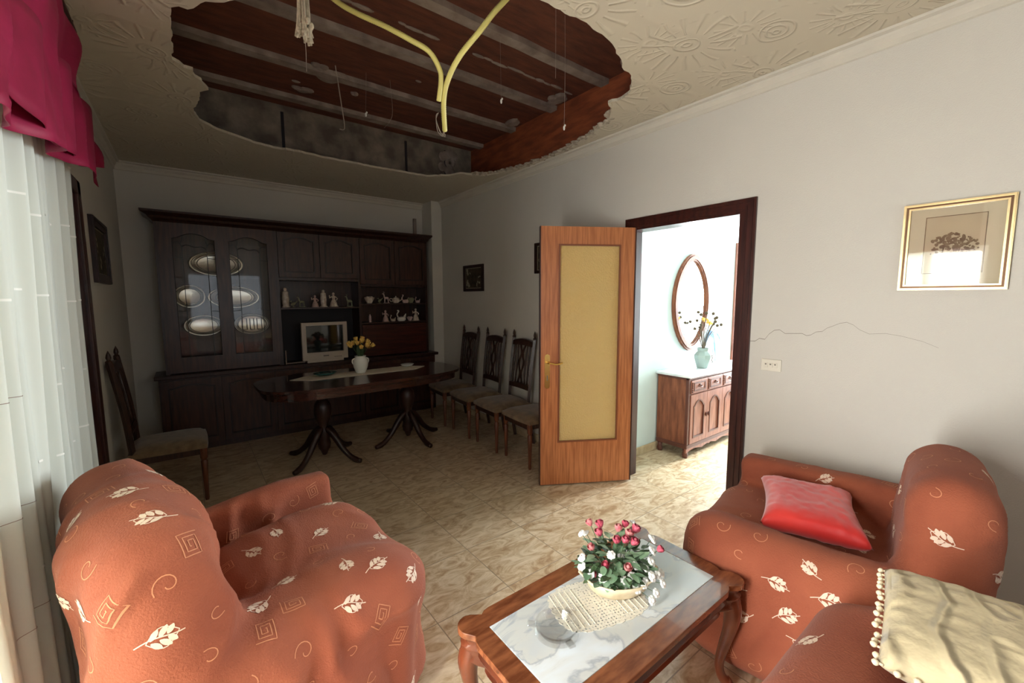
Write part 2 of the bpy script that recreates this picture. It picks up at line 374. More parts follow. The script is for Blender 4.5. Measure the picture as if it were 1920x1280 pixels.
def copy_tree(o, parent=None):
    ch = kids(o)
    c = o.copy(); COL.objects.link(c)
    if parent is not None: c.parent = parent
    for k in ch: copy_tree(k, c)
    return c
def NB(): return bmesh.new()
def rect(u0, u1, v0, v1): return [(u0, v0), (u1, v0), (u1, v1), (u0, v1)]
def arch(u0, u1, v0, v1, rise, n=14, shoulder=0.0):
    # rectangle whose top edge bulges up by rise in its middle, with small square shoulders
    pts = [(u0, v0), (u1, v0), (u1, v1-rise)]
    w_ = u1-u0
    for i in range(n+1):
        t = i/n; u = u1 - w_*t
        s = min(1, max(0, (0.5-abs(t-0.5))-shoulder)/(0.5-shoulder))
        v = v1 - rise + rise*math.sin(s*PI/2)**0.8 if s > 0 else v1-rise
        pts.append((u, v))
    pts.append((u0, v1-rise))
    out = []
    for p in pts:
        if not out or (abs(p[0]-out[-1][0]) + abs(p[1]-out[-1][1])) > 1e-5: out.append(p)
    return out

# ------------------------------------------------------------ room shell
XL, XR, YB, YF, H = -0.47, 2.81, 5.5, -1.7, 2.79
HT = 3.22   # underside of the floor slab above the false ceiling
bm = NB(); box(bm, XL-0.3, 6.2, YF-0.3, YB+0.3, -0.06, 0)
ob('floor', bm, m_floor, kind='structure', label='beige brown-veined glossy tile floor running through room and hall', category='floor')

def wall_x(name, x, t, y0, y1, z0, z1, holes=(), m=m_wall, label=''):
    bm = NB(); plate(bm, [rect(y0, y1, z0, z1)] + [rect(*h) for h in holes], lambda u, v, w_: Vector((x+w_, u, v)), t)
    return ob(name, bm, m, kind='structure', label=label, category='wall')
def wall_y(name, y, t, x0, x1, z0, z1, holes=(), m=m_wall, label=''):
    bm = NB(); plate(bm, [rect(x0, x1, z0, z1)] + [rect(*h) for h in holes], lambda u, v, w_: Vector((u, y+w_, v)), t)
    return ob(name, bm, m, kind='structure', label=label, category='wall')
wl = wall_x('wall_left', XL-0.16, 0.16, YF, YB, 0, HT, [(0.45, 1.30, 0.02, 1.98)], label='white painted left wall with the balcony door')
bm = NB(); plate(bm, [[(YF, 0), (1.256, 0), (1.256, 2.04), (2.115, 2.04), (2.115, 0), (YB, 0), (YB, HT), (YF, HT)]], lambda u, v, w_: Vector((XR+w_, u, v)), 0.12)
wr = ob('wall_right', bm, m_wall, kind='structure', label='cracked white wall on the right holding the hall doorway', category='wall')
wall_y('wall_back', YB, 0.14, XL-0.16, XR+0.12, 0, HT, label='white wall behind the dark display cabinet')
wall_y('wall_front', YF-0.16, 0.16, XL-0.16, XR+0.12, 0, HT, [(0.0, 1.5, 0.8, 2.1)], label='white wall with window behind the viewer')
wall_y('wall_hall_back', 2.34, 0.12, XR+0.12, 6.1, 0, 2.8, m=m_hallwall, label='pale bluish hall wall carrying the oval mirror')
bm = NB(); plate(bm, [rect(-0.7, 2.34, 0, 2.8), rect(1.15, 2.12, 0.45, 2.25)], lambda u, v, w_: Vector((5.9+w_, u, v)), 0.12)
ob('wall_hall_side', bm, m_hallwall, kind='structure', label='pale end wall of the hall with its window', category='wall')
wall_y('wall_hall_front', -0.76, 0.12, XR+0.12, 6.1, 0, 2.8, m=m_hallwall, label='plain hall wall facing the mirror')
bm = NB(); box(bm, XR+0.12, 6.1, -0.8, 2.46, 2.72, 2.8)
ob('ceiling_hall', bm, m_hallwall, kind='structure', label='plain white hall ceiling', category='ceiling')
# wall crack
CR = [(1.178, 1.223), (1.146, 1.225), (1.122, 1.244), (1.091, 1.24), (1.069, 1.274), (1.041, 1.299), (1.012, 1.304), (0.982, 1.283), (0.894, 1.289), (0.872, 1.278), (0.852, 1.283), (0.827, 1.302), (0.797, 1.307), (0.778, 1.326), (0.75, 1.34), (0.72, 1.356), (0.69, 1.363), (0.661, 1.35), (0.633, 1.326), (0.592, 1.306), (0.528, 1.313), (0.467, 1.304), (0.388, 1.283), (0.332, 1.257)]
bm = NB(); random.seed(3)
for i in range(len(CR)-1):
    (a, b), (c, d) = CR[i], CR[i+1]; k = 0.0014*(1-i/len(CR))+0.0004
    q = [bm.verts.new((XR-0.0006, a, b-k)), bm.verts.new((XR-0.0006, c, d-k)), bm.verts.new((XR-0.0006, c, d+k)), bm.verts.new((XR-0.0006, a, b+k))]
    bm.faces.new(q)
ob('crack', bm, m_crack, wr, label='thin grey crack')

# false ceiling with the torn hole
HOLE = [(0.029, 2.513), (0.024, 2.735), (0.021, 3.037), (0.071, 3.099), (0.112, 3.103), (0.122, 3.189), (0.153, 3.220), (0.190, 3.329), (0.144, 3.399), (0.141, 3.555), (0.114, 3.722), (0.156, 3.920), (0.242, 4.024), (0.385, 4.115), (0.521, 4.201), (0.704, 4.238), (0.867, 4.216), (1.099, 4.256), (1.289, 4.249), (1.549, 4.261), (1.876, 4.240), (2.113, 4.231), (2.300, 4.061), (2.352, 3.925), (2.446, 3.898), (2.60, 3.822), (2.656, 3.658), (2.719, 3.382), (2.745, 3.131), (2.737, 2.814), (2.680, 2.569), (2.652, 2.434), (2.597, 2.240), (2.524, 2.120), (2.393, 1.979), (2.316, 1.948), (2.338, 1.855), (2.293, 1.746), (2.146, 1.634), (2.063, 1.623), (1.963, 1.564), (1.891, 1.543), (1.807, 1.500), (1.673, 1.482), (1.546, 1.469), (1.481, 1.481), (1.389, 1.483), (1.302, 1.486), (1.18, 1.40), (1.0, 1.36), (0.82, 1.42), (0.62, 1.58), (0.5, 1.80), (0.40, 2.05), (0.285, 2.259), (0.213, 2.335), (0.148, 2.376), (0.087, 2.486), (0.056, 2.484)]
random.seed(11); hole = []
for i in range(len(HOLE)):
    a = Vector(HOLE[i]); b = Vector(HOLE[(i+1) % len(HOLE)]); n = max(1, int((b-a).length/0.03))
    nr = Vector((-(b-a).y, (b-a).x)).normalized()
    for k in range(n):
        p = a.lerp(b, k/n)
        if k: p = p + nr*random.uniform(-0.008, 0.008)
        hole.append((p.x, p.y))
bm = NB()
plate(bm, [rect(XL-0.1, XR+0.05, YF-0.1, YB+0.1), hole], lambda u, v, w_: Vector((u, v, H+w_)), 0.018)
ce = ob('ceiling', bm, m_ceil, kind='structure', label='embossed white plaster false ceiling with a large torn hole', category='ceiling')
# torn fibrous rim on the wall side of the hole
bm = NB(); random.seed(5)
rim = [h for h in hole if h[0] > 2.45 and h[1] > 2.0]
for x, y in rim:
    for k in range(3):
        ell(bm, Vector((x+random.uniform(-0.02, 0.03), y+random.uniform(-0.02, 0.02), H+0.004+random.uniform(0, 0.02))),
            (random.uniform(0.012, 0.03), random.uniform(0.02, 0.04), random.uniform(0.006, 0.012)), 6, Matrix.Rotation(random.uniform(0, 3), 4, 'Z'))
ob('torn_edge', bm, m_torn, ce, label='ragged grey crumbled edge')
# slab above: boards, joists, beams
bm = NB(); box(bm, XL-0.2, XR+0.2, YF-0.2, YB+0.2, HT, HT+0.1)
sl = ob('ceiling_slab', bm, m_slab, kind='structure', label='dark reddish brown slab seen above the torn ceiling', category='ceiling')
JY = (-1.25, -0.65, -0.05, 0.55, 1.15, 1.74, 2.36, 2.95, 3.55, 4.14)
random.seed(8)
for y in JY:
    bm = NB(); n = 22
    pr = []
    for i in range(n+1):
        x = XL + (2.76-XL)*i/n
        dy = random.uniform(-0.004, 0.004)
        pr.append((x, y+dy))
    for (xa, ya), (xb, yb) in zip(pr, pr[1:]):
        v = []
        for (x, yy) in ((xa, ya), (xb, yb)):
            v.append([bm.verts.new((x, yy-0.045, HT+0.001)), bm.verts.new((x, yy-0.04, HT-0.035)), bm.verts.new((x, yy+0.04, HT-0.035)), bm.verts.new((x, yy+0.045, HT+0.001))])
        for k in range(3): bm.faces.new((v[0][k], v[0][k+1], v[1][k+1], v[1][k]))
    ob('joist', bm, m_joist, sl, label='grey concrete joist')
# board joints with loose mortar between joists
for yj in (2.66, 2.05, 3.25, 3.85):
    bm = NB(); x = 0.0 if yj == 2.66 else 0.6
    while x < 2.7:
        l = random.uniform(0.03, 0.16)
        if random.random() < (0.85 if yj == 2.66 else 0.12):
            ell(bm, Vector((x+l/2, yj+random.uniform(-0.01, 0.01), HT-0.004)), (l*0.6, random.uniform(0.008, 0.022), 0.008), 7)
        x += l
    ob('mortar_seam', bm, m_joist, sl, label='broken pale mortar line')
for (x, y, sx, sy) in ((2.62, 1.98, 0.12, 0.13), (2.63, 2.80, 0.1, 0.12), (2.64, 3.42, 0.08, 0.13), (0.98, 3.62, 0.12, 0.07), (1.08, 3.52, 0.13, 0.03), (0.9, 3.50, 0.07, 0.05), (0.86, 3.95, 0.08, 0.04), (1.22, 3.75, 0.035, 0.02)):
    bm = NB()
    for k in range(5): ell(bm, Vector((x+random.uniform(-sx, sx)*0.5, y+random.uniform(-sy, sy)*0.5, HT-0.008)), (sx*random.uniform(0.4, 0.75), sy*random.uniform(0.4, 0.75), 0.02), 8)
    ob('mortar_patch', bm, m_joist, sl, label='grey mortar patch')
bm = NB(); bbox(bm, 2.765, XR-0.002, YF, 4.38, H+0.02, HT, 0.004)
ob('trim_beam_side', bm, m_beamred, kind='structure', label='orange brown beam along the right wall above the torn ceiling', category='beam')
bm = NB(); box(bm, XL, XR-0.002, 4.38, 4.5, H+0.02, HT)
bg = ob('trim_beam_back', bm, m_beamgrey, kind='structure', label='rough grey block beam across the back of the ceiling void', category='beam')
bm = NB()
for x in (0.78, 1.95, 2.42):
    box(bm, x-0.012, x+0.012, 4.372, 4.39, H+0.02, HT-0.06)
ob('block_joint', bm, m_black, bg, label='dark vertical joint')
bm = NB()
for k in range(16):
    ell(bm, Vector((2.45+random.uniform(-0.09, 0.09), 4.37, H+0.05+random.uniform(0, 0.3))), (0.05, 0.015, 0.05), 7)
ob('mortar_lump', bm, m_joist, bg, label='lumpy grey mortar')

# cornices
prof = [(0, 0), (0.05, 0), (0.048, -0.012), (0.028, -0.018), (0.026, -0.03), (0.012, -0.05), (0.010, -0.075), (0, -0.08)]
def cornice(name, p0, p1, inward, label):
    bm = NB(); d = Vector(p1)-Vector(p0); inn = Vector(inward); rings = []
    for p in (Vector(p0), Vector(p1)): rings.append([bm.verts.new(p + inn*a + Vector((0, 0, b))) for a, b in prof])
    for j in range(len(prof)): bm.faces.new((rings[0][j], rings[0][(j+1) % len(prof)], rings[1][(j+1) % len(prof)], rings[1][j]))
    bm.faces.new(rings[0]); bm.faces.new(rings[1])
    ob(name, bm, m_trimw, kind='structure', label=label, category='cornice')
cornice('trim_1', (XR, YF, H), (XR, YB, H), (-1, 0, 0), 'white plaster cornice along the right wall')
cornice('trim_2', (XL, YB, H), (XR, YB, H), (0, -1, 0), 'white plaster cornice above the display cabinet')
cornice('trim_3', (XL, YF, H), (XL, YB, H), (1, 0, 0), 'white plaster cornice along the left wall')
bm = NB(); box(bm, 2.66, XR, 5.22, YB, 0, H-0.001)
ob('trim_4', bm, m_wall, kind='structure', label='white boxed column in the far right corner', category='column')
bm = NB(); box(bm, 2.52, 2.56, 5.47, YB, 2.33, 2.58)
ob('vent_cover', bm, m_joist, label='small grey upright cover on the wall above the cabinet corner', category='vent cover')
def base(name, x0, x1, y0, y1, label):
    bm = NB(); bbox(bm, x0, x1, y0, y1, 0, 0.08, 0.003, 1); ob(name, bm, m_base, kind='structure', label=label, category='baseboard')
base('baseboard_right', XR-0.012, XR, 2.17, 5.22, 'beige tile skirting behind the row of dining chairs')
base('baseboard_right_near', XR-0.012, XR, YF, 1.17, 'beige tile skirting behind the armchair')
base('baseboard_left', XL, XL+0.012, 3.42, YB, 'beige tile skirting along the left wall')
base('baseboard_back', XL, 2.66, YB-0.012, YB, 'beige tile skirting behind the cabinet')
base('baseboard_hall', XR+0.12, 5.1, 2.328, 2.34, 'pale tile skirting under the hall mirror')

# ------------------------------------------------------------ windows
def window(name, axis, pos, a0, a1, z0, z1, nx, nz, label, pane=m_pane):
    t = thing(name, (0, 0, 0), kind='structure', label=label, category='window')
    f = (lambda u, v, w_: Vector((pos+w_, u, v))) if axis == 'x' else (lambda u, v, w_: Vector((u, pos+w_, v)))
    bw = 0.05; cw = (a1-a0-bw*(nx+1))/nx; ch = (z1-z0-bw*(nz+1))/nz; holes = []
    for i in range(nx):
        for j in range(nz):
            u = a0+bw+i*(cw+bw); v = z0+bw+j*(ch+bw); holes.append(rect(u, u+cw, v, v+ch))
    bm = NB(); plate(bm, [rect(a0, a1, z0, z1)]+holes, f, 0.05); ob('window_frame', bm, m_winframe, t)
    for h in holes:
        bm = NB(); (u0, v0), (u1, _), (_, v1), _ = h
        plate(bm, [rect(u0, u1, v0, v1)], lambda u, v, w_: f(u, v, 0.022+w_), 0.005); ob('window_pane', bm, pane, t)
window('window_1', 'x', XL-0.12, 0.45, 1.30, 0.02, 1.98, 2, 3, 'white balcony door with glass panes in the left wall')
window('window_2', 'y', YF-0.12, 0.0, 1.5, 0.8, 2.1, 2, 1, 'white framed window behind the viewer')
window('window_3', 'x', 5.95, 1.15, 2.12, 0.45, 2.25, 1, 2, 'white framed window at the end of the hall')
# blue curtain in the hall, seen in the oval mirror
bm = NB(); rows = []
for j in range(2):
    rows.append([bm.verts.new((5.80+0.03*math.sin(i*1.1), 0.72+0.46*i/40, 0.003+2.5*j)) for i in range(41)])
for i in range(40): bm.faces.new((rows[0][i], rows[0][i+1], rows[1][i+1], rows[1][i]))
o = ob('hall_curtain', bm, m_bluecurt, smooth='all', label='blue and white patterned curtain at the hall window, seen in the oval mirror', category='curtain')
o.modifiers.new('s', 'SOLIDIFY').thickness = 0.003
# dark architrave of the closed leaf behind the sheer curtain
bm = NB(); bbox(bm, XL, XL+0.045, 3.24, 3.33, 0, 2.14, 0.006); bbox(bm, XL, XL+0.045, 2.1, 3.33, 2.06, 2.14, 0.006)
d2 = ob('door_2', bm, m_doorframe, kind='structure', label='dark brown door frame beside the sheer curtain', category='door')
bm = NB(); bbox(bm, XL+0.002, XL+0.03, 2.2, 3.24, 0.01, 2.06, 0.004); ob('door_leaf', bm, m_doorframe, d2)

# ------------------------------------------------------------ door_1: frame, open leaf
d1 = thing('door_1', (XR, 1.665, 0), kind='structure', label='open orange wood door with amber glass in a dark frame', category='door')
bm = NB()
y0, y1 = 1.176-1.665, 2.149-1.665
fr = [(y0, 0), (y0+0.08, 0), (y0+0.08, 2.035), (y1-0.045, 2.035), (y1-0.045, 0), (y1, 0), (y1, 2.11), (y0, 2.11)]
plate(bm, [fr], lambda u, v, w_: Vector((-0.018+w_, u, v)), 0.02)
fr2 = [(y0+0.016, 0), (y0+0.03, 0), (y0+0.03, 2.085), (y1-0.024, 2.085), (y1-0.024, 0), (y1-0.012, 0), (y1-0.012, 2.099), (y0+0.016, 2.099)]
plate(bm, [fr2], lambda u, v, w_: Vector((-0.024+w_, u, v)), 0.01)
fr3 = [(y0+0.05, 0), (y0+0.066, 0), (y0+0.066, 2.045), (y1-0.042, 2.045), (y1-0.042, 0), (y1-0.032, 0), (y1-0.032, 2.065), (y0+0.05, 2.065)]
plate(bm, [fr3], lambda u, v, w_: Vector((-0.023+w_, u, v)), 0.01)
jb = [(y0+0.072, 0), (y0+0.098, 0), (y0+0.098, 2.02), (y1-0.050, 2.02), (y1-0.050, 0), (y1-0.036, 0), (y1-0.036, 2.04), (y0+0.072, 2.04)]
plate(bm, [jb], lambda u, v, w_: Vector((-0.012+w_, u, v)), 0.15)
ob('door_frame', bm, m_doorframe, d1)
# leaf local: u along the leaf from hinge, thickness w
hx, hy = 2.782-XR, 2.035-1.665; ex, ey = 2.130-XR, 2.412-1.665
du = Vector((ex-hx, ey-hy, 0)); LW = 0.775; du.normalize(); nrm = Vector((du.y, -du.x, 0))
if nrm.y > 0: nrm = -nrm     # towards the viewer
LW = math.hypot(ex-hx, ey-hy)
def lf(u, v, w_): return Vector((hx, hy, 0)) + du*u + Vector((0, 0, v)) + nrm*w_
bm = NB(); z0_, z1_ = 0.012, 2.035
gl = rect(0.125, LW-0.145, 0.36, 1.90)
plate(bm, [rect(0, LW, z0_, z1_), gl], lambda u, v, w_: lf(u, v, w_-0.035), 0.035)
leaf = ob('door_leaf', bm, m_door, d1)
bm = NB(); plate(bm, [rect(0.121, LW-0.141, 0.356, 1.904), rect(0.133, LW-0.153, 0.368, 1.892)], lambda u, v, w_: lf(u, v, w_-0.006), 0.012)
ob('glazing_bead', bm, mat('glazing_bead_wood', srgb(126, 70, 40), 0.4), leaf)
bm = NB(); plate(bm, [rect(-0.002, 0.008, z0_, z1_)], lambda u, v, w_: lf(u, v, w_-0.037), 0.04); plate(bm, [rect(LW-0.004, LW+0.003, z0_, z1_)], lambda u, v, w_: lf(u, v, w_-0.036), 0.037)
ob('edge_strip', bm, m_doorframe, leaf, label='dark edging')
bm = NB(); plate(bm, [gl], lambda u, v, w_: lf(u, v, w_-0.02), 0.005)
ob('amber_glass_pane', bm, m_amber, leaf, label='amber hammered glass pane')
bm = NB(); uc = LW-0.055
pl = [(uc+0.021*math.cos(a), 0.93+0.115*(1 if math.sin(a) >= 0 else -1)+0.02*math.sin(a)) for a in [2*PI*k/24 for k in range(24)]]
plate(bm, [pl], lambda u, v, w_: lf(u, v, w_), 0.005)
ob('brass_plate', bm, m_brass, leaf, label='brass back plate')
bm = NB()
hp = [lf(uc, 1.0, 0.004), lf(uc, 1.0, 0.045), lf(uc-0.02, 1.0, 0.055), lf(uc-0.06, 0.992, 0.055), lf(uc-0.11, 1.002, 0.05)]
tube(bm, smooth_path(hp, 4), 0.0065, 8); hp2 = [lf(uc, 1.0, -0.037), lf(uc, 1.0, -0.08), lf(uc-0.10, 1.0, -0.085)]; tube(bm, smooth_path(hp2, 4), 0.0065, 8)
ob('lever_handle', bm, m_brass, leaf, smooth=True, label='brass lever handle')
bm = NB(); plate(bm, [rect(uc-0.004, uc+0.004, 0.86, 0.9)], lambda u, v, w_: lf(u, v, 0.004+w_), 0.003); ob('keyhole', bm, m_dot, leaf)

# ------------------------------------------------------------ pictures
def picture(name, axis, pos, a0, a1, z0, z1, fw, mframe, label, kind, sgn):
    # sgn: direction of the room from the wall
    t = thing(name, (pos, (a0+a1)/2, z0), label=label, category='picture')
    ca = (a0+a1)/2
    def f(u, v, w_): return Vector((sgn*w_, u-ca, v-z0))
    bm = NB(); plate(bm, [rect(a0, a1, z0, z1), rect(a0+fw, a1-fw, z0+fw, z1-fw)], lambda u, v, w_: f(u, v, 0.001+w_), 0.022)
    plate(bm, [rect(a0+0.003, a1-0.003, z0+0.003, z1-0.003), rect(a0+fw*0.35, a1-fw*0.35, z0+fw*0.35, z1-fw*0.35)], lambda u, v, w_: f(u, v, 0.02+w_), 0.008)
    fo = ob('frame', bm, mframe, t)
    if kind == 'gold':
        bm = NB(); plate(bm, [rect(a0+fw*0.4, a1-fw*0.4, z0+fw*0.4, z1-fw*0.4), rect(a0+fw*0.72, a1-fw*0.72, z0+fw*0.72, z1-fw*0.72)], lambda u, v, w_: f(u, v, 0.0225+w_), 0.0015)
        ob('groove', bm, m_gold2, fo, label='dark groove')
    bm = NB(); plate(bm, [rect(a0+fw, a1-fw, z0+fw, z1-fw)], lambda u, v, w_: f(u, v, 0.003+w_), 0.006)
    ob('mat_board', bm, m_paper if kind == 'gold' else m_art_light, t)
    bm = NB(); rnd = random.Random(hash(label) % 97 if False else len(label))
    def disc(u, v, r, d, mi):
        vs = [bm.verts.new(f(u+r*math.cos(k)*rnd.uniform(0.7, 1.2), v+r*math.sin(k)*rnd.uniform(0.7, 1.2), d)) for k in [2*PI*i/9 for i in range(9)]]
        fc = bm.faces.new(vs); fc.material_index = mi
    if kind == 'gold':
        # printed sheet and its tree drawing (the sheet is centred a little high)
        i0, i1, j0, j1 = a0+0.082, a1-0.082, z0+0.08, z1-0.068
        q = [bm.verts.new(f(u, v, 0.0095)) for u, v in rect(i0, i1, j0, j1)]; bm.faces.new(q).material_index = 0
        plate(bm, [rect(i0-0.003, i1+0.003, j0-0.003, j1+0.003), rect(i0, i1, j0, j1)], lambda u, v, w_: f(u, v, 0.0094+w_), 0.0006)
        for fc in list(bm.faces)[1:]: fc.material_index = 1
        wd, hg = i1-i0, j1-j0
        for k in range(150):
            g = rnd.random(); u = i1 - wd*(0.12+0.8*g); v = j0 + hg*(0.42+0.2*math.sin(g*5)*0.4+rnd.uniform(-0.13, 0.17)+0.1*g)
            disc(u, v, rnd.uniform(0.003, 0.008), 0.0102+rnd.uniform(0, 0.0002), 1)
        tube(bm, [f(i1-wd*0.25, j0+hg*0.05, 0.011), f(i1-wd*0.3, j0+hg*0.3, 0.011), f(i1-wd*0.36, j0+hg*0.5, 0.011)], 0.0025, 6)
        for fc in list(bm.faces)[-14:]: fc.material_index = 1
        ob('print', bm, [m_paper2, m_ink], t, label='brown ink drawing of trees')
        bm = NB(); plate(bm, [rect(a0+fw, a1-fw, z0+fw, z1-fw)], lambda u, v, w_: f(u, v, 0.015+w_), 0.002)
        ob('glass', bm, m_picglass, t)
    else:
        q = [bm.verts.new(f(u, v, 0.0095)) for u, v in rect(a0+fw+0.008, a1-fw-0.008, z0+fw+0.008, z1-fw-0.008)]; bm.faces.new(q).material_index = 0
        for k in range(26):
            u = a0+fw+0.03+rnd.random()*(a1-a0-2*fw-0.06); v = z0+fw+0.03+rnd.random()*(z1-z0-2*fw-0.06)
            disc(u, v, rnd.uniform(0.010, 0.024), 0.0102+k*0.00003, 1 if rnd.random() < 0.6 else 0)
        ob('painting', bm, [m_art_dark, m_art_light], t, label='pale blossoms painted on a dark ground')
        bm = NB(); plate(bm, [rect(a0+fw, a1-fw, z0+fw, z1-fw)], lambda u, v, w_: f(u, v, 0.014+w_), 0.002)
        ob('glass', bm, m_cabglass, t)
    return t
picture('picture', 'x', XR, 0.14, 0.495, 1.53, 1.935, 0.026, m_gold, 'gold framed tree print under glass reflecting a window, right wall', 'gold', -1)
picture('picture', 'x', XR, 4.19, 4.63, 1.58, 1.90, 0.035, m_mahog_leg, 'small dark framed flower painting above the dining chairs', 'dark', -1)
picture('picture', 'x', XR, 3.10, 3.25, 1.74, 2.04, 0.03, m_mahog_leg, 'dark framed picture mostly hidden behind the open door edge', 'dark', -1)
picture('picture', 'x', XL, 3.80, 4.40, 1.61, 2.04, 0.06, m_mahog_leg, 'dark framed picture on the shadowed left wall', 'dark', 1)

# switch
t = thing('light_switch', (XR, 1.045, 1.085), label='ivory three-gang switch plate right of the doorway', category='switch')
bm = NB(); bbox(bm, -0.009, 0.0, -0.056, 0.056, -0.036, 0.036, 0.003); ob('plate', bm, m_switch, t)
for k in (-1, 0, 1):
    bm = NB(); bbox(bm, -0.013, -0.008, k*0.026-0.010, k*0.026+0.010, -0.014, 0.014, 0.002)
    r_ = ob('rocker', bm, m_switch, t)
    bm = NB(); box(bm, -0.0140, -0.0125, k*0.026-0.003, k*0.026+0.006, 0.002, 0.009); ob('mark', bm, m_dot, r_)
def obw(name, bm, m, parent, **kw):
    # mesh drawn in room coordinates, parented to an unrotated thing (or its part)
    r_ = parent
    while r_.parent is not None: r_ = r_.parent
    bmesh.ops.translate(bm, verts=bm.verts, vec=-Vector(r_.location))
    return ob(name, bm, m, parent, **kw)

# ------------------------------------------------------------ armchairs and sofa in slipcovers
def motifs(bm, bvh, tris, rnd, count, dist, zmin=0.05):
    areas = []; s = 0
    for a, b, c in tris:
        s += (b-a).cross(c-a).length; areas.append(s)
    import bisect
    placed = []; tries = 0
    while len(placed) < count and tries < count*60:
        tries += 1
        i = bisect.bisect(areas, rnd.random()*s); a, b, c = tris[min(i, len(tris)-1)]
        u, v = rnd.random(), rnd.random()
        if u+v > 1: u, v = 1-u, 1-v
        p = a+(b-a)*u+(c-a)*v
        if p.z < zmin or any((p-q).length < dist for q in placed): continue
        n = bvh.find_nearest(p)[1].normalized()
        if n.z < -0.3: continue
        placed.append(p)
        t = n.cross(Vector((0, 0, 1))); t = t.normalized() if t.length > 0.1 else Vector((1, 0, 0))
        bt = n.cross(t); ang = rnd.uniform(-0.7, 0.7) + (PI if rnd.random() < 0.5 else 0)
        T = t*math.cos(ang)+bt*math.sin(ang); B = n.cross(T)
        kind = rnd.choice(('leaf', 'leaf', 'spiral', 'square', 'spiral', 'hook'))
        def P(x, y):
            o_ = p+T*x+B*y+n*0.03; h = bvh.ray_cast(o_, -n, 0.09)
            if h[0] is None: return None
            return h[0]+h[1].normalized()*0.0012
        def strip(pts, w0, mi):
            vs = []
            for k, (x, y) in enumerate(pts):
                x2, y2 = pts[min(k+1, len(pts)-1)]; x1, y1_ = pts[max(k-1, 0)]
                d = Vector((x2-x1, y2-y1_)); d = d.normalized() if d.length else Vector((1, 0)); nx, ny = -d.y, d.x
                w_ = w0(k/(len(pts)-1)) if callable(w0) else w0
                q1, q2 = P(x+nx*w_, y+ny*w_), P(x-nx*w_, y-ny*w_)
                vs.append((bm.verts.new(q1), bm.verts.new(q2)) if q1 and q2 else None)
            for m1, m2 in zip(vs, vs[1:]):
                if m1 and m2 and (m1[0].co-m2[0].co).length < 0.03:
                    f_ = bm.faces.new((m1[0], m1[1], m2[1], m2[0])); f_.material_index = mi; f_.smooth = True
        if kind == 'leaf':
            s_ = rnd.uniform(0.85, 1.15)
            strip([(-0.045*s_+0.09*s_*k/8, 0.006*math.sin(k*0.6)) for k in range(9)], 0.0014, 1)
            for sd in (-1, 1):
                for j, x0 in enumerate((-0.016, 0.0, 0.015)):
                    L_ = (0.024, 0.026, 0.02)[j]*s_
                    strip([(x0*s_+L_*0.7*k/5, sd*(0.003+L_*0.8*k/5)) for k in range(6)], lambda q: 0.0012+0.0052*math.sin(q*PI)**0.7, 1)
                strip([((-0.024+0.06*k/9)*s_, sd*0.024*s_*math.sin(PI*k/9)) for k in range(10)], 0.001, 1)
        elif kind == 'spiral':
            strip([((0.005+0.0045*a_)*math.cos(a_), (0.003+0.0045*a_)*math.sin(a_)*0.85) for a_ in [k*0.35 for k in range(1, 15)]], 0.0012, 2)
        elif kind == 'hook':
            strip([((0.004+0.004*a_)*math.cos(a_), (0.003+0.0045*a_)*math.sin(a_)) for a_ in [k*0.35 for k in range(1, 20)]], 0.0012, 2)
        else:
            pts = []; r_ = 0.030; x, y = -r_, -r_
            for k in range(11):
                d = [(1, 0), (0, 1), (-1, 0), (0, -1)][k % 4]; L_ = 2*r_*(1-k//2*0.18)
                for q in range(4): pts.append((x+d[0]*L_*q/4, y+d[1]*L_*q/4))
                x += d[0]*L_; y += d[1]*L_
                if L_ < 0.01: break
            strip([(a_*0.85, b_) for a_, b_ in pts], 0.0012, 2)
    return len(placed)

def surface_nets(F, org, h):
    import numpy as np
    ins = F < 0; nx, ny, nz = F.shape
    c = [ins[i:nx-1+i, j:ny-1+j, k:nz-1+k] for i in (0, 1) for j in (0, 1) for k in (0, 1)]
    cnt = sum(x.astype(int) for x in c); act = (cnt > 0) & (cnt < 8)
    idx = -np.ones(act.shape, int); cells = np.argwhere(act); idx[act] = np.arange(len(cells))
    acc = np.zeros((len(cells), 3)); num = np.zeros(len(cells))
    co = [(i, j, k) for i in (0, 1) for j in (0, 1) for k in (0, 1)]
    for p in co:
        for ax in range(3):
            if p[ax]: continue
            q = list(p); q[ax] = 1
            A = F[cells[:, 0]+p[0], cells[:, 1]+p[1], cells[:, 2]+p[2]]; B = F[cells[:, 0]+q[0], cells[:, 1]+q[1], cells[:, 2]+q[2]]
            m = (A < 0) != (B < 0); t = np.where(m, A/(A-B+1e-12*(A == B)), 0)
            P_ = np.repeat(np.array([p], float), len(cells), 0); P_[:, ax] += t
            acc += P_*m[:, None]; num += m
    V = (cells+acc/num[:, None])*h+np.array(org)
    faces = []
    for ax in range(3):
        o1, o2 = [d for d in range(3) if d != ax]
        sl0 = [slice(1, -1)]*3; sl0[ax] = slice(0, -1); sl1 = list(sl0); sl1[ax] = slice(1, None)
        diff = ins[tuple(sl0)] != ins[tuple(sl1)]
        for e in np.argwhere(diff):
            g = e+1; g[ax] -= 1
            q = []
            for d1, d2 in ((-1, -1), (0, -1), (0, 0), (-1, 0)):
                z = g.copy(); z[o1] += d1; z[o2] += d2; q.append(idx[tuple(z)])
            if min(q) >= 0: faces.append(q)
    return V, faces

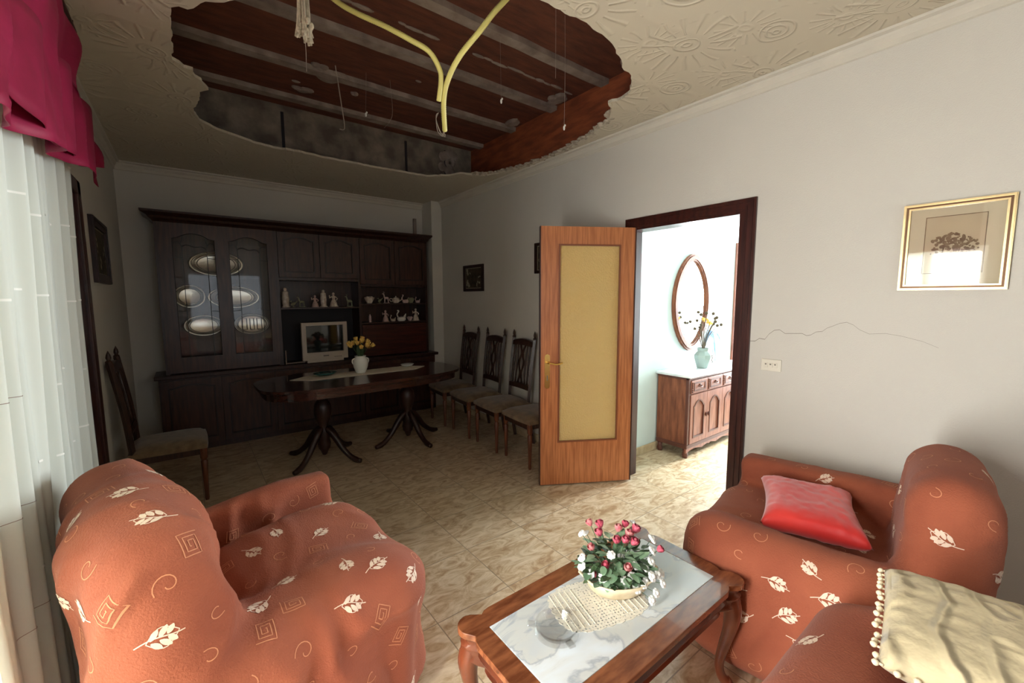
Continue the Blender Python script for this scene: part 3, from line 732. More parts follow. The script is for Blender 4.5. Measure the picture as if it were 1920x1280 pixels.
def slipcover(name, loc, rz, solids, seed, label, category, count, folds=0.02, k=0.07, h=0.0165):
    """solids: rounded boxes (x0,x1,y0,y1,z0,z1,r[,tilt about x]) blended together, +Y is the front"""
    import numpy as np
    lo = np.array([min(s[0] for s in solids)-0.12, min(s[2] for s in solids)-0.2, -0.06]); hi = np.array([max(s[1] for s in solids)+0.12, max(s[3] for s in solids)+0.12, max(s[5] for s in solids)+0.12])
    n = ((hi-lo)/h).astype(int)+1
    X, Y, Z = np.meshgrid(*[lo[i]+h*np.arange(n[i]) for i in range(3)], indexing='ij')
    D = None
    for s in solids:
        c = [(s[0]+s[1])/2, (s[2]+s[3])/2, (s[4]+s[5])/2]; hf = [(s[1]-s[0])/2, (s[3]-s[2])/2, (s[5]-s[4])/2]; r = s[6]
        px, py, pz = X-c[0], Y-c[1], Z-s[4]
        if len(s) > 7:
            ca, sa = math.cos(-s[7]), math.sin(-s[7]); py, pz = py*ca-pz*sa, py*sa+pz*ca
        pz = pz-hf[2]
        q = [np.abs(px)-hf[0]+r, np.abs(py)-hf[1]+r, np.abs(pz)-hf[2]+r]
        d = np.sqrt(sum(np.maximum(v, 0)**2 for v in q))+np.minimum(np.maximum(np.maximum(q[0], q[1]), q[2]), 0)-r
        if D is None: D = d
        else:
            hh_ = np.clip(0.5+0.5*(D-d)/k, 0, 1); D = D*(1-hh_)+d*hh_-k*hh_*(1-hh_)
    D = np.maximum(D, 0.004-Z)
    V, faces = surface_nets(D, lo, h)
    bm = NB(); vs = [bm.verts.new(v) for v in V.tolist()]
    for f_ in faces:
        try: bm.faces.new([vs[i] for i in f_])
        except ValueError: pass
    bmesh.ops.recalc_face_normals(bm, faces=bm.faces)
    for _ in range(3): bmesh.ops.smooth_vert(bm, verts=bm.verts, factor=0.5, use_axis_x=True, use_axis_y=True, use_axis_z=True)
    bm.normal_update()
    sd = Vector((seed*3.7, seed*1.3, 0)); mv = []
    for v in bm.verts:
        p = v.co; low = max(0.0, 1-p.z/0.5); side = 1-abs(v.normal.z)
        warp = Vector((noise.noise(p*2.1+sd), noise.noise(p*2.3-sd), noise.noise(p*1.7+sd*2)))*0.35
        a_ = noise.noise(p*2.6+sd)*folds*0.8
        q1 = p+warp
        rid = 1-abs(noise.noise(Vector((q1.x*5, q1.y*5, q1.z*2.2))+sd))*2.2          # soft diagonal wrinkle ridges
        b_ = max(0, rid)**3*folds*0.55*(0.35+side*0.8)
        c_ = noise.noise(Vector((p.x*8, p.y*8, p.z*1.2))+sd)*folds*low*side*1.1
        q = p + v.normal*(a_+b_+c_)
        q.z = max(q.z, 0.003) if p.z > 0.02 else p.z
        mv.append(q)
    for v, q in zip(bm.verts, mv): v.co = q
    for _ in range(2): bmesh.ops.smooth_vert(bm, verts=bm.verts, factor=0.4, use_axis_x=True, use_axis_y=True, use_axis_z=True)
    bm.normal_update()
    for f_ in bm.faces: f_.smooth = True; f_.material_index = 0
    bvh = BVHTree.FromBMesh(bm)
    tris = [(f_.verts[0].co.copy(), f_.verts[1].co.copy(), f_.verts[2].co.copy()) for f_ in bm.faces]
    motifs(bm, bvh, tris, random.Random(seed), int(count*1.3), 0.09)
    me = bpy.data.meshes.new(name); bm.to_mesh(me); bm.free()
    for m_ in (m_slip, m_motif, m_motif2): me.materials.append(m_)
    o = bpy.data.objects.new(name, me); COL.objects.link(o); o.location = loc; o.rotation_euler = (0, 0, rz)
    o['label'] = label; o['category'] = category
    return o

slipcover('armchair', (0.205, 1.64, 0), -PI/2+0.20,
          [(-0.48, 0.34, -0.40, 0.38, 0.0, 0.40, 0.10), (-0.34, 0.30, -0.2, 0.44, 0.28, 0.56, 0.12), (0.10, 0.42, -0.36, 0.36, 0.0, 0.585, 0.13),
           (-0.55, -0.45, -0.38, 0.40, 0.0, 0.63, 0.02), (-0.50, 0.35, -0.45, -0.17, 0.30, 0.95, 0.13, 0.13), (-0.48, 0.24, -0.42, -0.20, 0.0, 0.40, 0.08)], 3,
          'rust slipcovered armchair by the sheer curtain, no cushion on it', 'armchair', 150, folds=0.045, k=0.07)
slipcover('armchair', (2.13, 0.57, 0), 0.16,
          [(-0.46, 0.44, -0.38, 0.40, 0.0, 0.40, 0.10), (-0.34, 0.34, -0.2, 0.45, 0.28, 0.48, 0.10), (-0.49, -0.24, -0.36, 0.42, 0.0, 0.59, 0.13),
           (0.32, 0.46, -0.40, 0.40, 0.0, 0.62, 0.04), (-0.335, 0.34, -0.45, -0.22, 0.0, 0.91, 0.115, 0.06)], 9,
          'rust slipcovered armchair against the right wall holding a red cushion', 'armchair', 130, folds=0.02, k=0.08)
slipcover('sofa', (1.18, -0.45, 0), PI/2,
          [(-1.2, 0.74, -0.34, 0.44, 0.0, 0.42, 0.08), (-1.1, 0.60, -0.15, 0.48, 0.28, 0.46, 0.08),
           (0.58, 0.84, -0.40, 0.46, 0.0, 0.61, 0.12), (-1.2, 0.70, -0.44, -0.22, 0.0, 0.65, 0.09)], 5,
          'rust slipcovered sofa in the bottom right corner under the cream cushion', 'sofa', 150, folds=0.012, k=0.05)

def pillow(name, w_, h_, th, loc, rot, m, label, seed, pinch=0.10, parts=None):
    n = 36; bm = NB(); g = {}
    for s in (1, -1):
        for i in range(n+1):
            for j in range(n+1):
                u, v = i/n*2-1, j/n*2-1
                edge = max(0, (1-u**4))*max(0, (1-v**4))
                x = u*w_/2*(1-pinch*(1-abs(v)**2)*0.6*abs(u)); y = v*h_/2*(1-pinch*(1-abs(u)**2)*0.6*abs(v))
                z = s*th/2*edge**0.42*(1+0.10*noise.noise(Vector((u*2+seed, v*2, s))))
                if edge > 0: z += s*0.006*noise.noise(Vector((u*7+seed, v*7, s*3)))*min(1, edge*3)
                if s == -1 and (i in (0, n) or j in (0, n)): g[s, i, j] = g[1, i, j]
                else: g[s, i, j] = bm.verts.new((x, y, z))
    for s in (1, -1):
        for i in range(n):
            for j in range(n):
                f_ = (g[s, i, j], g[s, i+1, j], g[s, i+1, j+1], g[s, i, j+1]); bm.faces.new(f_ if s > 0 else f_[::-1])
    o = ob(name, bm, m, smooth='all', label=label, category='cushion'); o.location = loc; o.rotation_euler = rot
    return o
pillow('cushion', 0.47, 0.38, 0.13, (2.175, 0.62, 0.545), (0.02, -0.05, 0.38), m_red, 'red satin cushion lying on the armchair seat', 3, pinch=0.2)

# quilted cream cushion with pompoms
m_quilt = bpy.data.materials.new('cream_trapunto_cotton'); m_quilt.use_nodes = True
_n = m_quilt.node_tree.nodes; _l = m_quilt.node_tree.links; _b = _n['Principled BSDF']
_b.inputs['Base Color'].default_value = srgb(206, 190, 152); _b.inputs['Roughness'].default_value = 0.85; _b.inputs['Sheen Weight'].default_value = 0.2
_tc = _n.new('ShaderNodeTexCoord'); _w = _n.new('ShaderNodeTexWave'); _w.wave_type = 'RINGS'; _w.inputs['Scale'].default_value = 3.4; _w.inputs['Distortion'].default_value = 9; _w.inputs['Detail'].default_value = 1.5; _w.inputs['Detail Scale'].default_value = 1.2
_l.new(_tc.outputs['Object'], _w.inputs['Vector'])
_p = math_node(m_quilt.node_tree, 'POWER', _w.outputs['Fac'], 5.0)
_v = _n.new('ShaderNodeTexNoise'); _v.inputs['Scale'].default_value = 45; _l.new(_tc.outputs['Object'], _v.inputs['Vector'])
_s = math_node(m_quilt.node_tree, 'ADD', _p, math_node(m_quilt.node_tree, 'MULTIPLY', _v.outputs['Fac'], 0.25))
_bp = _n.new('ShaderNodeBump'); _bp.inputs['Distance'].default_value = 0.016; _bp.inputs['Strength'].default_value = 0.9; _l.new(_s, _bp.inputs['Height']); _l.new(_bp.outputs[0], _b.inputs['Normal'])
cq = pillow('cushion', 0.40, 0.46, 0.12, (1.423, -0.007, 0.685), (0.0, -0.06, 0.165), m_quilt, 'cream quilted cushion with pompom edging leaning on the sofa back', 8, pinch=0.04)
random.seed(4)
PW, PH = 0.196, 0.226
edge = []
for k in range(17): edge.append((-PW+2*PW*k/16, PH+0.006))
for k in range(1, 15): edge.append((-PW-0.006, PH-2*PH*k/15))
for k in range(17): edge.append((-PW+2*PW*k/16, -PH-0.006))
for k in range(1, 15): edge.append((PW+0.006, PH-2*PH*k/15))
for (x, y) in edge:
    bm = NB(); sx = (x > 0.198)-(x < -0.198); sy = (y > 0.228)-(y < -0.228)
    x += random.uniform(-0.004, 0.004); y += random.uniform(-0.004, 0.004)
    ell(bm, Vector((x+sx*0.004, y+sy*0.004, random.uniform(-0.004, 0.004))), (0.0075, 0.0075, 0.0075), 7)
    tube(bm, [(x-sx*0.010, y-sy*0.010, 0), (x, y, 0)], 0.003, 5)
    ob('pompom', bm, m_pom, cq, smooth='all')

# ------------------------------------------------------------ coffee table
ct = thing('coffee_table', (1.105, 0.875, 0), label='carved walnut coffee table with a grey veined marble top', category='coffee table')
HX, HY, TZ = 0.475, 0.235, 0.45
def ct_outline(ax, ay, notch=0.03, lobe=0.035, n=6):
    pts = []
    for sx, sy in ((1, 1), (-1, 1), (-1, -1), (1, -1)):
        c = []
        # edge -> small step in -> round lobe at the corner -> step in -> edge
        c += [(ax-0.115, ay), (ax-0.095, ay-0.004), (ax-0.080, ay-0.014)]
        for k in range(n+3):
            a = PI*0.66 - (PI*0.82)*k/(n+2)
            c.append((ax-0.028+0.042*math.cos(a), ay-0.028+0.042*math.sin(a)))
        c += [(ax-0.014, ay-0.080), (ax-0.004, ay-0.095), (ax, ay-0.115)]
        c = [(x*sx, y*sy) for x, y in c]
        if sx*sy < 0: c = c[::-1]
        pts += c
    # order: go round
    q = []
    segs = [pts[i*15:(i+1)*15] for i in range(4)]
    return segs
segs = ct_outline(HX, HY); m15 = len(segs[0])
def ring_of(ax, ay):
    s = ct_outline(ax, ay); o_ = []
    # (+,+) from top edge to right edge is clockwise; walk clockwise
    o_ += s[0]; o_ += s[3]; o_ += s[2]; o_ += s[1]
    return o_
outer = ring_of(HX, HY)
MX, MY = 0.405, 0.160
bm = NB(); plate(bm, [outer, rect(-MX, MX, -MY, MY)], lambda u, v, w_: Vector((u, v, TZ-0.022+w_)), 0.022)
bmesh.ops.remove_doubles(bm, verts=bm.verts, dist=1e-5)
tf = ob('top_frame', bm, m_coffee, ct, smooth=True)
bv = tf.modifiers.new('b', 'BEVEL'); bv.width = 0.006; bv.segments = 3; bv.limit_method = 'ANGLE'
bm = NB(); bbox(bm, -MX+0.0005, MX-0.0005, -MY+0.0005, MY-0.0005, TZ-0.02, TZ+0.0005, 0.001, 1)
ob('marble_slab', bm, m_marble, ct, label='white marble with grey veins')
# moulded apron stepping inwards below the top
def aring(ax, ay, z):
    return [bm.verts.new((x, y, z)) for x, y in ring_of(ax, ay)]
bm = NB(); steps = [(0.004, 0.0), (0.012, 0.008), (0.016, 0.02), (0.006, 0.03), (0.010, 0.04), (0.022, 0.05), (0.026, 0.066), (0.020, 0.078), (0.030, 0.086)]
rr = [aring(HX-d, HY-d, TZ-0.022-z) for d, z in steps]
for a, b in zip(rr, rr[1:]):
    for k in range(len(a)): bm.faces.new((a[k], a[(k+1) % len(a)], b[(k+1) % len(a)], b[k]))
bm.faces.new(rr[-1])
ap = ob('apron', bm, m_coffee2, ct, smooth=True)
for sx in (-1, 1):
    for sy in (-1, 1):
        d = Vector((sx, sy, 0)).normalized(); c = Vector((sx*(HX-0.05), sy*(HY-0.05), 0))
        path = [(0.010, 0.40, 0.036), (0.030, 0.36, 0.036), (0.040, 0.31, 0.032), (0.032, 0.24, 0.024), (0.012, 0.16, 0.018), (0.000, 0.10, 0.015), (0.008, 0.055, 0.015), (0.028, 0.026, 0.020), (0.046, 0.022, 0.021), (0.054, 0.026, 0.014)]
        pts = smooth_path([c+d*a+Vector((0, 0, z)) for a, z, r in path], 4); rs = []
        for i in range(len(path)-1):
            for k in range(4): rs.append(path[i][2]*(1-k/4)+path[i+1][2]*k/4)
        rs.append(path[-1][2])
        bm = NB(); tube(bm, pts, rs, 12)
        side = Vector((-d.y, d.x, 0))
        tube(bm, smooth_path([c+d*(a+r*0.92)+Vector((0, 0, z)) for a, z, r in path[1:8]], 3), 0.006, 6)
        leg_ = ob('leg', bm, m_coffee2, ct, smooth='all')
        bm = NB()
        ell(bm, c+d*0.046+Vector((0, 0, 0.36)), (0.022, 0.022, 0.035), 10)
        for q in (-1, 1): ell(bm, c+d*0.036+side*q*0.02+Vector((0, 0, 0.375)), (0.012, 0.012, 0.028), 8)
        ob('carving', bm, m_coffee2, leg_, smooth='all')

# doily under the basket
m_lace2 = bpy.data.materials.new('crocheted_cotton'); m_lace2.use_nodes = True
_n = m_lace2.node_tree.nodes; _l = m_lace2.node_tree.links; _b = _n['Principled BSDF']; _b.inputs['Base Color'].default_value = srgb(232, 226, 210); _b.inputs['Roughness'].default_value = 0.95
_tc = _n.new('ShaderNodeTexCoord'); _v = _n.new('ShaderNodeTexVoronoi'); _v.inputs['Scale'].default_value = 85; _v.inputs['Randomness'].default_value = 0.35
_l.new(_tc.outputs['Object'], _v.inputs['Vector'])
_g = math_node(m_lace2.node_tree, 'GREATER_THAN', _v.outputs['Distance'], 0.27); _l.new(_g, _b.inputs['Alpha'])
bm = NB(); N_ = 120; pts = []
for k in range(N_):
    a = 2*PI*k/N_; r = 1+0.045*abs(math.sin(a*14)); ca, sa = math.cos(a), math.sin(a)
    e_ = (abs(ca)**3.2+abs(sa)**3.2)**(-1/3.2)
    pts.append((0.165*e_*r*ca, 0.108*e_*r*sa))
plate(bm, [pts], lambda u, v, w_: Vector((u, v, w_)), 0.0015)
do = ob('doily', bm, m_lace2, label='cream crocheted doily under the flower basket', category='doily')
do.location = (1.06, 0.895, TZ+0.0012); do.rotation_euler = (0, 0, -0.28)
bm = NB()
for k in range(-7, 8):
    u = k*0.021
    if abs(u) > 0.06:
        tube(bm, [(u, -0.085, 0.002), (u, 0.085, 0.002)], 0.0022, 5)
ob('ridge', bm, m_runner, do)

# glass ashtray
t = thing('ashtray', (0.855, 0.885, TZ+0.001), 0.3, label='clear round glass ashtray with three lugs on the coffee table', category='ashtray'); t.scale = (1.2, 1.2, 1.2)
bm = NB(); lathe(bm, [(0.0, 0.006), (0.045, 0.006), (0.052, 0.024), (0.058, 0.024), (0.058, 0.004), (0.05, 0.0), (0.0, 0.0)], n=36)
for k in range(3):
    pass
ob('bowl', bm, m_ash, t, smooth=True)
for k in range(3):
    a = 2*PI*k/3; bm = NB(); bbox(bm, -0.012, 0.012, -0.010, 0.010, 0.0, 0.007, 0.003)
    bmesh.ops.transform(bm, matrix=Matrix.Translation((0.066*math.cos(a), 0.066*math.sin(a), 0.016)) @ Matrix.Rotation(a, 4, 'Z'), verts=bm.verts)
    ob('lug', bm, m_ash, t)

# flower basket
fb = thing('flower_basket', (1.165, 0.90, TZ+0.0045), -0.55, label='cream shell-shaped basket of pink rosebuds and white flowers on the coffee table', category='flower arrangement')
bm = NB(); n = 40
prof_b = [(0.0, 0.0), (0.05, 0.0), (0.062, 0.012), (0.078, 0.04), (0.092, 0.064), (0.088, 0.066), (0.07, 0.04), (0.0, 0.03)]
rings = []
for r, z in prof_b:
    rings.append([bm.verts.new((1.55*r*math.cos(2*PI*k/n)*(1+0.03*math.cos(10*2*PI*k/n)), 0.95*r*math.sin(2*PI*k/n)-0.018*(1+0.03*math.cos(10*2*PI*k/n)), z+(0.018*abs(math.cos(2*PI*k/n))**3 if z > 0.03 else 0))) for k in range(n)])
for a, b in zip(rings, rings[1:]):
    for k in range(n): bm.faces.new((a[k], a[(k+1) % n], b[(k+1) % n], b[k]))
ob('basket', bm, m_basket, fb, smooth='all')
rnd = random.Random(21)
def rose_mesh(r):
    bm = NB()
    ell(bm, Vector((0, 0, r*0.9)), (r*0.55, r*0.55, r*0.9), 8)
    for k in range(6):
        a = k*2.4; R_ = r*(0.55+0.06*k)
        t = NB(); N1, N2 = 4, 4; g = {}
        for i in range(N1+1):
            for j in range(N2+1):
                u = (i/N1-0.5)*1.9; v = j/N2
                rad = R_*(0.45+0.75*math.sin(v*PI*0.62)); z = v*r*(1.75-0.04*k)
                g[i, j] = t.verts.new((rad*math.cos(u), rad*math.sin(u), z-0.18*r*abs(u)*v))
        for i in range(N1):
            for j in range(N2): t.faces.new((g[i, j], g[i+1, j], g[i+1, j+1], g[i, j+1]))
        merge(bm, t, Matrix.Rotation(a, 4, 'Z'))
    return bm
def leaf_quad(bm, p, d, up, L_, W_):
    s = d.cross(up).normalized(); up2 = s.cross(d).normalized(); prev = None
    for k in range(6):
        t = k/5; wv = W_*math.sin(PI*min(0.98, t*0.9+0.06))**0.8; c = p+d*L_*t+up2*(-0.25*L_*t*t)
        row = (bm.verts.new(c-s*wv+up2*0.1*wv), bm.verts.new(c-up2*0.15*wv), bm.verts.new(c+s*wv+up2*0.1*wv))
        if prev:
            bm.faces.new((prev[0], prev[1], row[1], row[0])); bm.faces.new((prev[1], prev[2], row[2], row[1]))
        prev = row
roses = []
# heads spread in an irregular dome: (x, y, z, kind)
heads = []
ROSE = [(-0.085, 0.09, 0.20), (-0.045, 0.08, 0.195), (-0.055, 0.055, 0.175), (0.02, 0.05, 0.19), (0.05, 0.06, 0.20), (0.085, 0.04, 0.19), (0.055, 0.03, 0.175), (0.0, 0.01, 0.165),
        (0.03, 0.0, 0.17), (-0.095, 0.02, 0.14), (0.165, -0.02, 0.14), (-0.055, -0.035, 0.10), (0.02, -0.06, 0.10), (-0.10, -0.035, 0.07), (0.065, 0.0, 0.16), (0.10, 0.07, 0.17)]
WHT = [(-0.13, 0.07, 0.18), (0.10, 0.09, 0.20), (0.16, 0.03, 0.16), (-0.14, 0.02, 0.11), (-0.145, 0.0, 0.09), (-0.03, -0.02, 0.135), (-0.02, -0.05, 0.085), (0.06, -0.05, 0.105), (0.10, -0.06, 0.10),
       (0.09, -0.09, 0.07), (0.14, -0.08, 0.085), (0.155, -0.10, 0.06), (-0.06, -0.06, 0.06), (-0.03, -0.07, 0.055), (0.01, -0.08, 0.055), (0.05, -0.10, 0.05), (0.12, -0.12, 0.04), (0.10, -0.13, 0.02), (0.04, -0.03, 0.09), (0.17, -0.05, 0.07), (0.0, 0.10, 0.15), (-0.10, 0.11, 0.16), (-0.08, -0.075, 0.085), (0.0, -0.095, 0.08), (0.035, -0.085, 0.085), (0.075, -0.105, 0.065), (0.13, -0.04, 0.11), (0.11, -0.10, 0.09), (-0.12, -0.04, 0.08), (0.15, 0.0, 0.13)]
stems = NB()
for i, (x, y, z) in enumerate(ROSE):
    x *= 0.88; y *= 0.8
    r = rnd.uniform(0.0135, 0.0175); bm = rose_mesh(r); d = Vector((x*0.9, y*0.9-0.03, 0.12)).normalized()
    q = Vector((0, 0, 1)).rotation_difference(d).to_matrix().to_4x4()
    bmesh.ops.transform(bm, matrix=Matrix.Translation((x, y, z)) @ q, verts=bm.verts)
    ob('rosebud', bm, m_rose if i % 3 else m_rose2, fb, smooth='all')
    tube(stems, smooth_path([(x*0.2, y*0.2, 0.03), (x*0.7, y*0.7, z*0.6+0.02), (x, y, z)], 3), 0.0014, 5)
for i, (x, y, z) in enumerate(WHT):
    x *= 0.88; y *= 0.8
    bm = NB(); d = Vector((x*0.9, y*0.9-0.04, 0.1)).normalized(); q = Vector((0, 0, 1)).rotation_difference(d).to_matrix().to_4x4()
    r = rnd.uniform(0.013, 0.018)
    for k in range(7):
        a = 2*PI*k/7; ell(bm, Vector((r*0.6*math.cos(a), r*0.6*math.sin(a), 0.002)), (r*0.5, r*0.5, r*0.35), 7)
    ell(bm, Vector((0, 0, r*0.3)), (r*0.55, r*0.55, r*0.5), 7)
    bmesh.ops.transform(bm, matrix=Matrix.Translation((x, y, z)) @ q, verts=bm.verts)
    ob('white_flower', bm, m_white, fb, smooth='all')
    tube(stems, smooth_path([(x*0.2, y*0.2, 0.03), (x*0.7, y*0.7, z*0.6+0.02), (x, y, z)], 3), 0.0012, 5)
ob('stems', stems, m_leaf, fb)
bm = NB(); bm2 = NB()
for k in range(210):
    a = rnd.uniform(0, 2*PI); R_ = rnd.uniform(0.0, 1)**0.6; x, y = 0.12*R_*math.cos(a), 0.085*R_*math.sin(a)
    z = 0.05+rnd.uniform(0.2, 1)*0.13*(1-0.5*R_)*(1+0.25*math.sin(a))
    d = Vector((math.cos(a)+rnd.uniform(-.6, .6), math.sin(a)+rnd.uniform(-.6, .6), rnd.uniform(-0.3, 0.9))).normalized()
    leaf_quad(bm if k % 5 < 2 else bm2, Vector((x, y, z)), d, Vector((0, 0.1, 1)), rnd.uniform(0.028, 0.05), rnd.uniform(0.009, 0.016))
ob('foliage', bm, m_leaf, fb, smooth='all', label='dark green leaves'); ob('foliage', bm2, m_leaf2, fb, smooth='all', label='pale green leaves')

# ------------------------------------------------------------ dining chairs
def make_chair(label):
    t = thing('dining_chair', (0, 0, 0), label=label, category='chair', group='high-backed dining chairs')
    # seat cushion
    bm = NB(); n = 12; g = {}
    for s in (0, 1):
        for i in range(n+1):
            for j in range(n+1):
                u, v = i/n*2-1, j/n*2-1; wd = 0.235-0.025*(1-v)/2*1.0
                bulge = max(0, (1-u**4)*(1-v**4))**0.5
                x = u*wd*(1-0.03*v*v); y = v*0.225*(1-0.04*u*u*(v > 0))
                g[s, i, j] = bm.verts.new((x, y, 0.405 if s == 0 else 0.435+0.045*bulge))
    for i in range(n):
        for j in range(n):
            bm.faces.new((g[1, i, j], g[1, i+1, j], g[1, i+1, j+1], g[1, i, j+1])); bm.faces.new((g[0, i, j], g[0, i, j+1], g[0, i+1, j+1], g[0, i+1, j]))
    for k in range(n):
        bm.faces.new((g[0, k, 0], g[0, k+1, 0], g[1, k+1, 0], g[1, k, 0])); bm.faces.new((g[0, k, n], g[1, k, n], g[1, k+1, n], g[0, k+1, n]))
        bm.faces.new((g[0, 0, k], g[1, 0, k], g[1, 0, k+1], g[0, 0, k+1])); bm.faces.new((g[0, n, k], g[0, n, k+1], g[1, n, k+1], g[1, n, k]))
    ob('seat', bm, m_seat, t, smooth=True, label='brown velvet seat')
    bm = NB()
    for a in ((-0.2, 0.2, 0.185, 0.21), (-0.185, 0.185, -0.21, -0.185)): bbox(bm, a[0], a[1], a[2], a[3], 0.355, 0.41, 0.003, 1)
    for s in (-1, 1): bbox(bm, s*0.19-0.012, s*0.19+0.012, -0.2, 0.2, 0.355, 0.41, 0.003, 1)
    ob('seat_rail', bm, m_chair, t)
    for s in (-1, 1):
        bm = NB(); lathe(bm, [(0.012, 0), (0.015, 0.02), (0.014, 0.05), (0.018, 0.2), (0.022, 0.30), (0.016, 0.31), (0.024, 0.33), (0.024, 0.41)], (s*0.195, 0.19, 0), 12)
        ob('leg', bm, m_leg, t, smooth=True)
        # rear leg with upright and finial
        bm = NB(); pts = [(s*0.175, -0.27, 0), (s*0.178, -0.235, 0.2), (s*0.18, -0.205, 0.42), (s*0.18, -0.205, 0.5), (s*0.185, -0.225, 0.75), (s*0.19, -0.27, 1.08)]
        tube(bm, smooth_path(pts, 3), [0.019]*16, 4)
        x, y = s*0.19, -0.27; lathe(bm, [(0.017, 1.075), (0.019, 1.09), (0.010, 1.10), (0.015, 1.115), (0.012, 1.135), (0.004, 1.155), (0.0, 1.165)], (x, y, 0), 10)
        ob('rear_leg', bm, m_chair, t, smooth=True)
    # rails of the back (slightly raked)
    def by(z): return -0.205-0.065*max(0, (z-0.5)/0.58)**1.4
    bm = NB(); m_ = 12
    def rail(z0, h, rise):
        top = [(u, z0+h+rise*math.cos(u/0.18*PI/2)**0.7 if abs(u) < 0.18 else z0+h) for u in [-0.18+0.36*k/m_ for k in range(m_+1)]]
        bot = [(u, z0+0.35*rise*math.cos(u/0.18*PI/2)) for u in [0.18-0.36*k/m_ for k in range(m_+1)]]
        return top+bot
    plate(bm, [rail(1.0, 0.045, 0.03)], lambda u, v, w_: Vector((u, by(v)-0.012+w_, v)), 0.026); ob('top_rail', bm, m_chair, t)
    bm = NB(); plate(bm, [rail(0.56, 0.045, 0.012)], lambda u, v, w_: Vector((u, by(v)-0.012+w_, v)), 0.026); ob('lower_rail', bm, m_chair, t)
    # slats: two straight outer spindles each side and a waisted pair in the middle
    for c, amp in ((-0.13, 0), (-0.088, 0.014), (0.088, -0.014), (0.13, 0)):
        bm = NB(); pts = [(c+amp*math.sin(PI*k/8), by(0.6+0.42*k/8), 0.6+0.42*k/8) for k in range(9)]
        tube(bm, pts, [0.008+0.004*math.sin(PI*k/8) for k in range(9)], 6); ob('slat', bm, m_chair, t, smooth='all')
    for s in (-1, 1):
        bm = NB(); L_, R_ = [], []
        for k in range(13):
            v = 0.6+0.43*k/12; c = s*(0.010+0.036*math.cos(k/12*2*PI)**2*(1 if k > 6 else 0.8)); hw = 0.010
            L_.append((c-hw, v)); R_.append((c+hw, v))
        plate(bm, [L_+R_[::-1]], lambda u, v, w_: Vector((u, by(v)-0.006+w_, v)), 0.012); ob('splat', bm, m_chair, t)
    return t
CH = [(2.49, 2.90, 'dining chair half hidden behind the edge of the open door'), (2.49, 3.40, 'dining chair second from the open door along the wall'),
      (2.50, 3.92, 'dining chair second from the far corner, under the small dark picture'), (2.51, 4.47, 'dining chair in the far corner beside the table end')]
c0 = None
for i, (x, y, lb) in enumerate(CH):
    c = make_chair(lb) if c0 is None else copy_tree(c0)
    if c0 is None: c0 = c
    c['label'] = lb; c.location = (x, y, 0); c.rotation_euler = (0, 0, PI/2-0.08)
c = copy_tree(c0); c['label'] = 'dining chair in the shadows by the left wall, facing right'; c.location = (-0.17, 3.99, 0); c.rotation_euler = (0, 0, -PI/2)

# ------------------------------------------------------------ dining table
dt = thing('dining_table', (1.345, 4.10, 0), 0.03, label='dark mahogany oval-ended dining table on two carved pedestals', category='dining table')
def top_pts(a, b, n=64, e=3.2):
    return [(a*math.copysign(abs(math.cos(2*PI*k/n))**(2/e), math.cos(2*PI*k/n)), b*math.copysign(abs(math.sin(2*PI*k/n))**(2/e*0.85), math.sin(2*PI*k/n))) for k in range(n)]
bm = NB(); plate(bm, [top_pts(0.94, 0.46)], lambda u, v, w_: Vector((u, v, 0.735+w_)), 0.025)
o = ob('tabletop', bm, m_mahog, dt, smooth=True); b_ = o.modifiers.new('b', 'BEVEL'); b_.width = 0.008; b_.segments = 3; b_.limit_method = 'ANGLE'
bm = NB(); plate(bm, [top_pts(0.90, 0.42), top_pts(0.88, 0.40)], lambda u, v, w_: Vector((u, v, 0.665+w_)), 0.07)
ob('apron', bm, m_mahog, dt)
for px, ang in ((-0.42, 36), (0.42, 10)):
    bm = NB(); lathe(bm, [(0.0, 0.10), (0.05, 0.11), (0.058, 0.16), (0.05, 0.2), (0.062, 0.24), (0.05, 0.30), (0.044, 0.34), (0.066, 0.40), (0.078, 0.46), (0.070, 0.53), (0.045, 0.57), (0.06, 0.60), (0.04, 0.62), (0.05, 0.66), (0.1, 0.68), (0.1, 0.735), (0.0, 0.735)], (px, -0.0, 0), 20)
    lathe(bm, [(0.0, 0.04), (0.02, 0.05), (0.035, 0.09), (0.045, 0.11)], (px, 0, 0), 12)
    pd = ob('pedestal', bm, m_mahog_leg, dt, smooth=True)
    for k in range(4):
        a = math.radians(ang+90*k); d = Vector((math.cos(a), math.sin(a), 0)); c = Vector((px, 0, 0))
        path = [(0.035, 0.30, 0.030), (0.08, 0.27, 0.032), (0.14, 0.20, 0.030), (0.20, 0.12, 0.026), (0.27, 0.060, 0.024), (0.33, 0.030, 0.027), (0.385, 0.022, 0.020)]
        rs = []
        for i in range(len(path)-1):
            for q in range(4): rs.append(path[i][2]*(1-q/4)+path[i+1][2]*q/4)
        rs.append(path[-1][2])
        bm = NB(); tube(bm, smooth_path([c+d*a_+Vector((0, 0, z)) for a_, z, r in path], 4), rs, 10)
        ob('leg', bm, m_mahog_leg, dt, smooth='all')
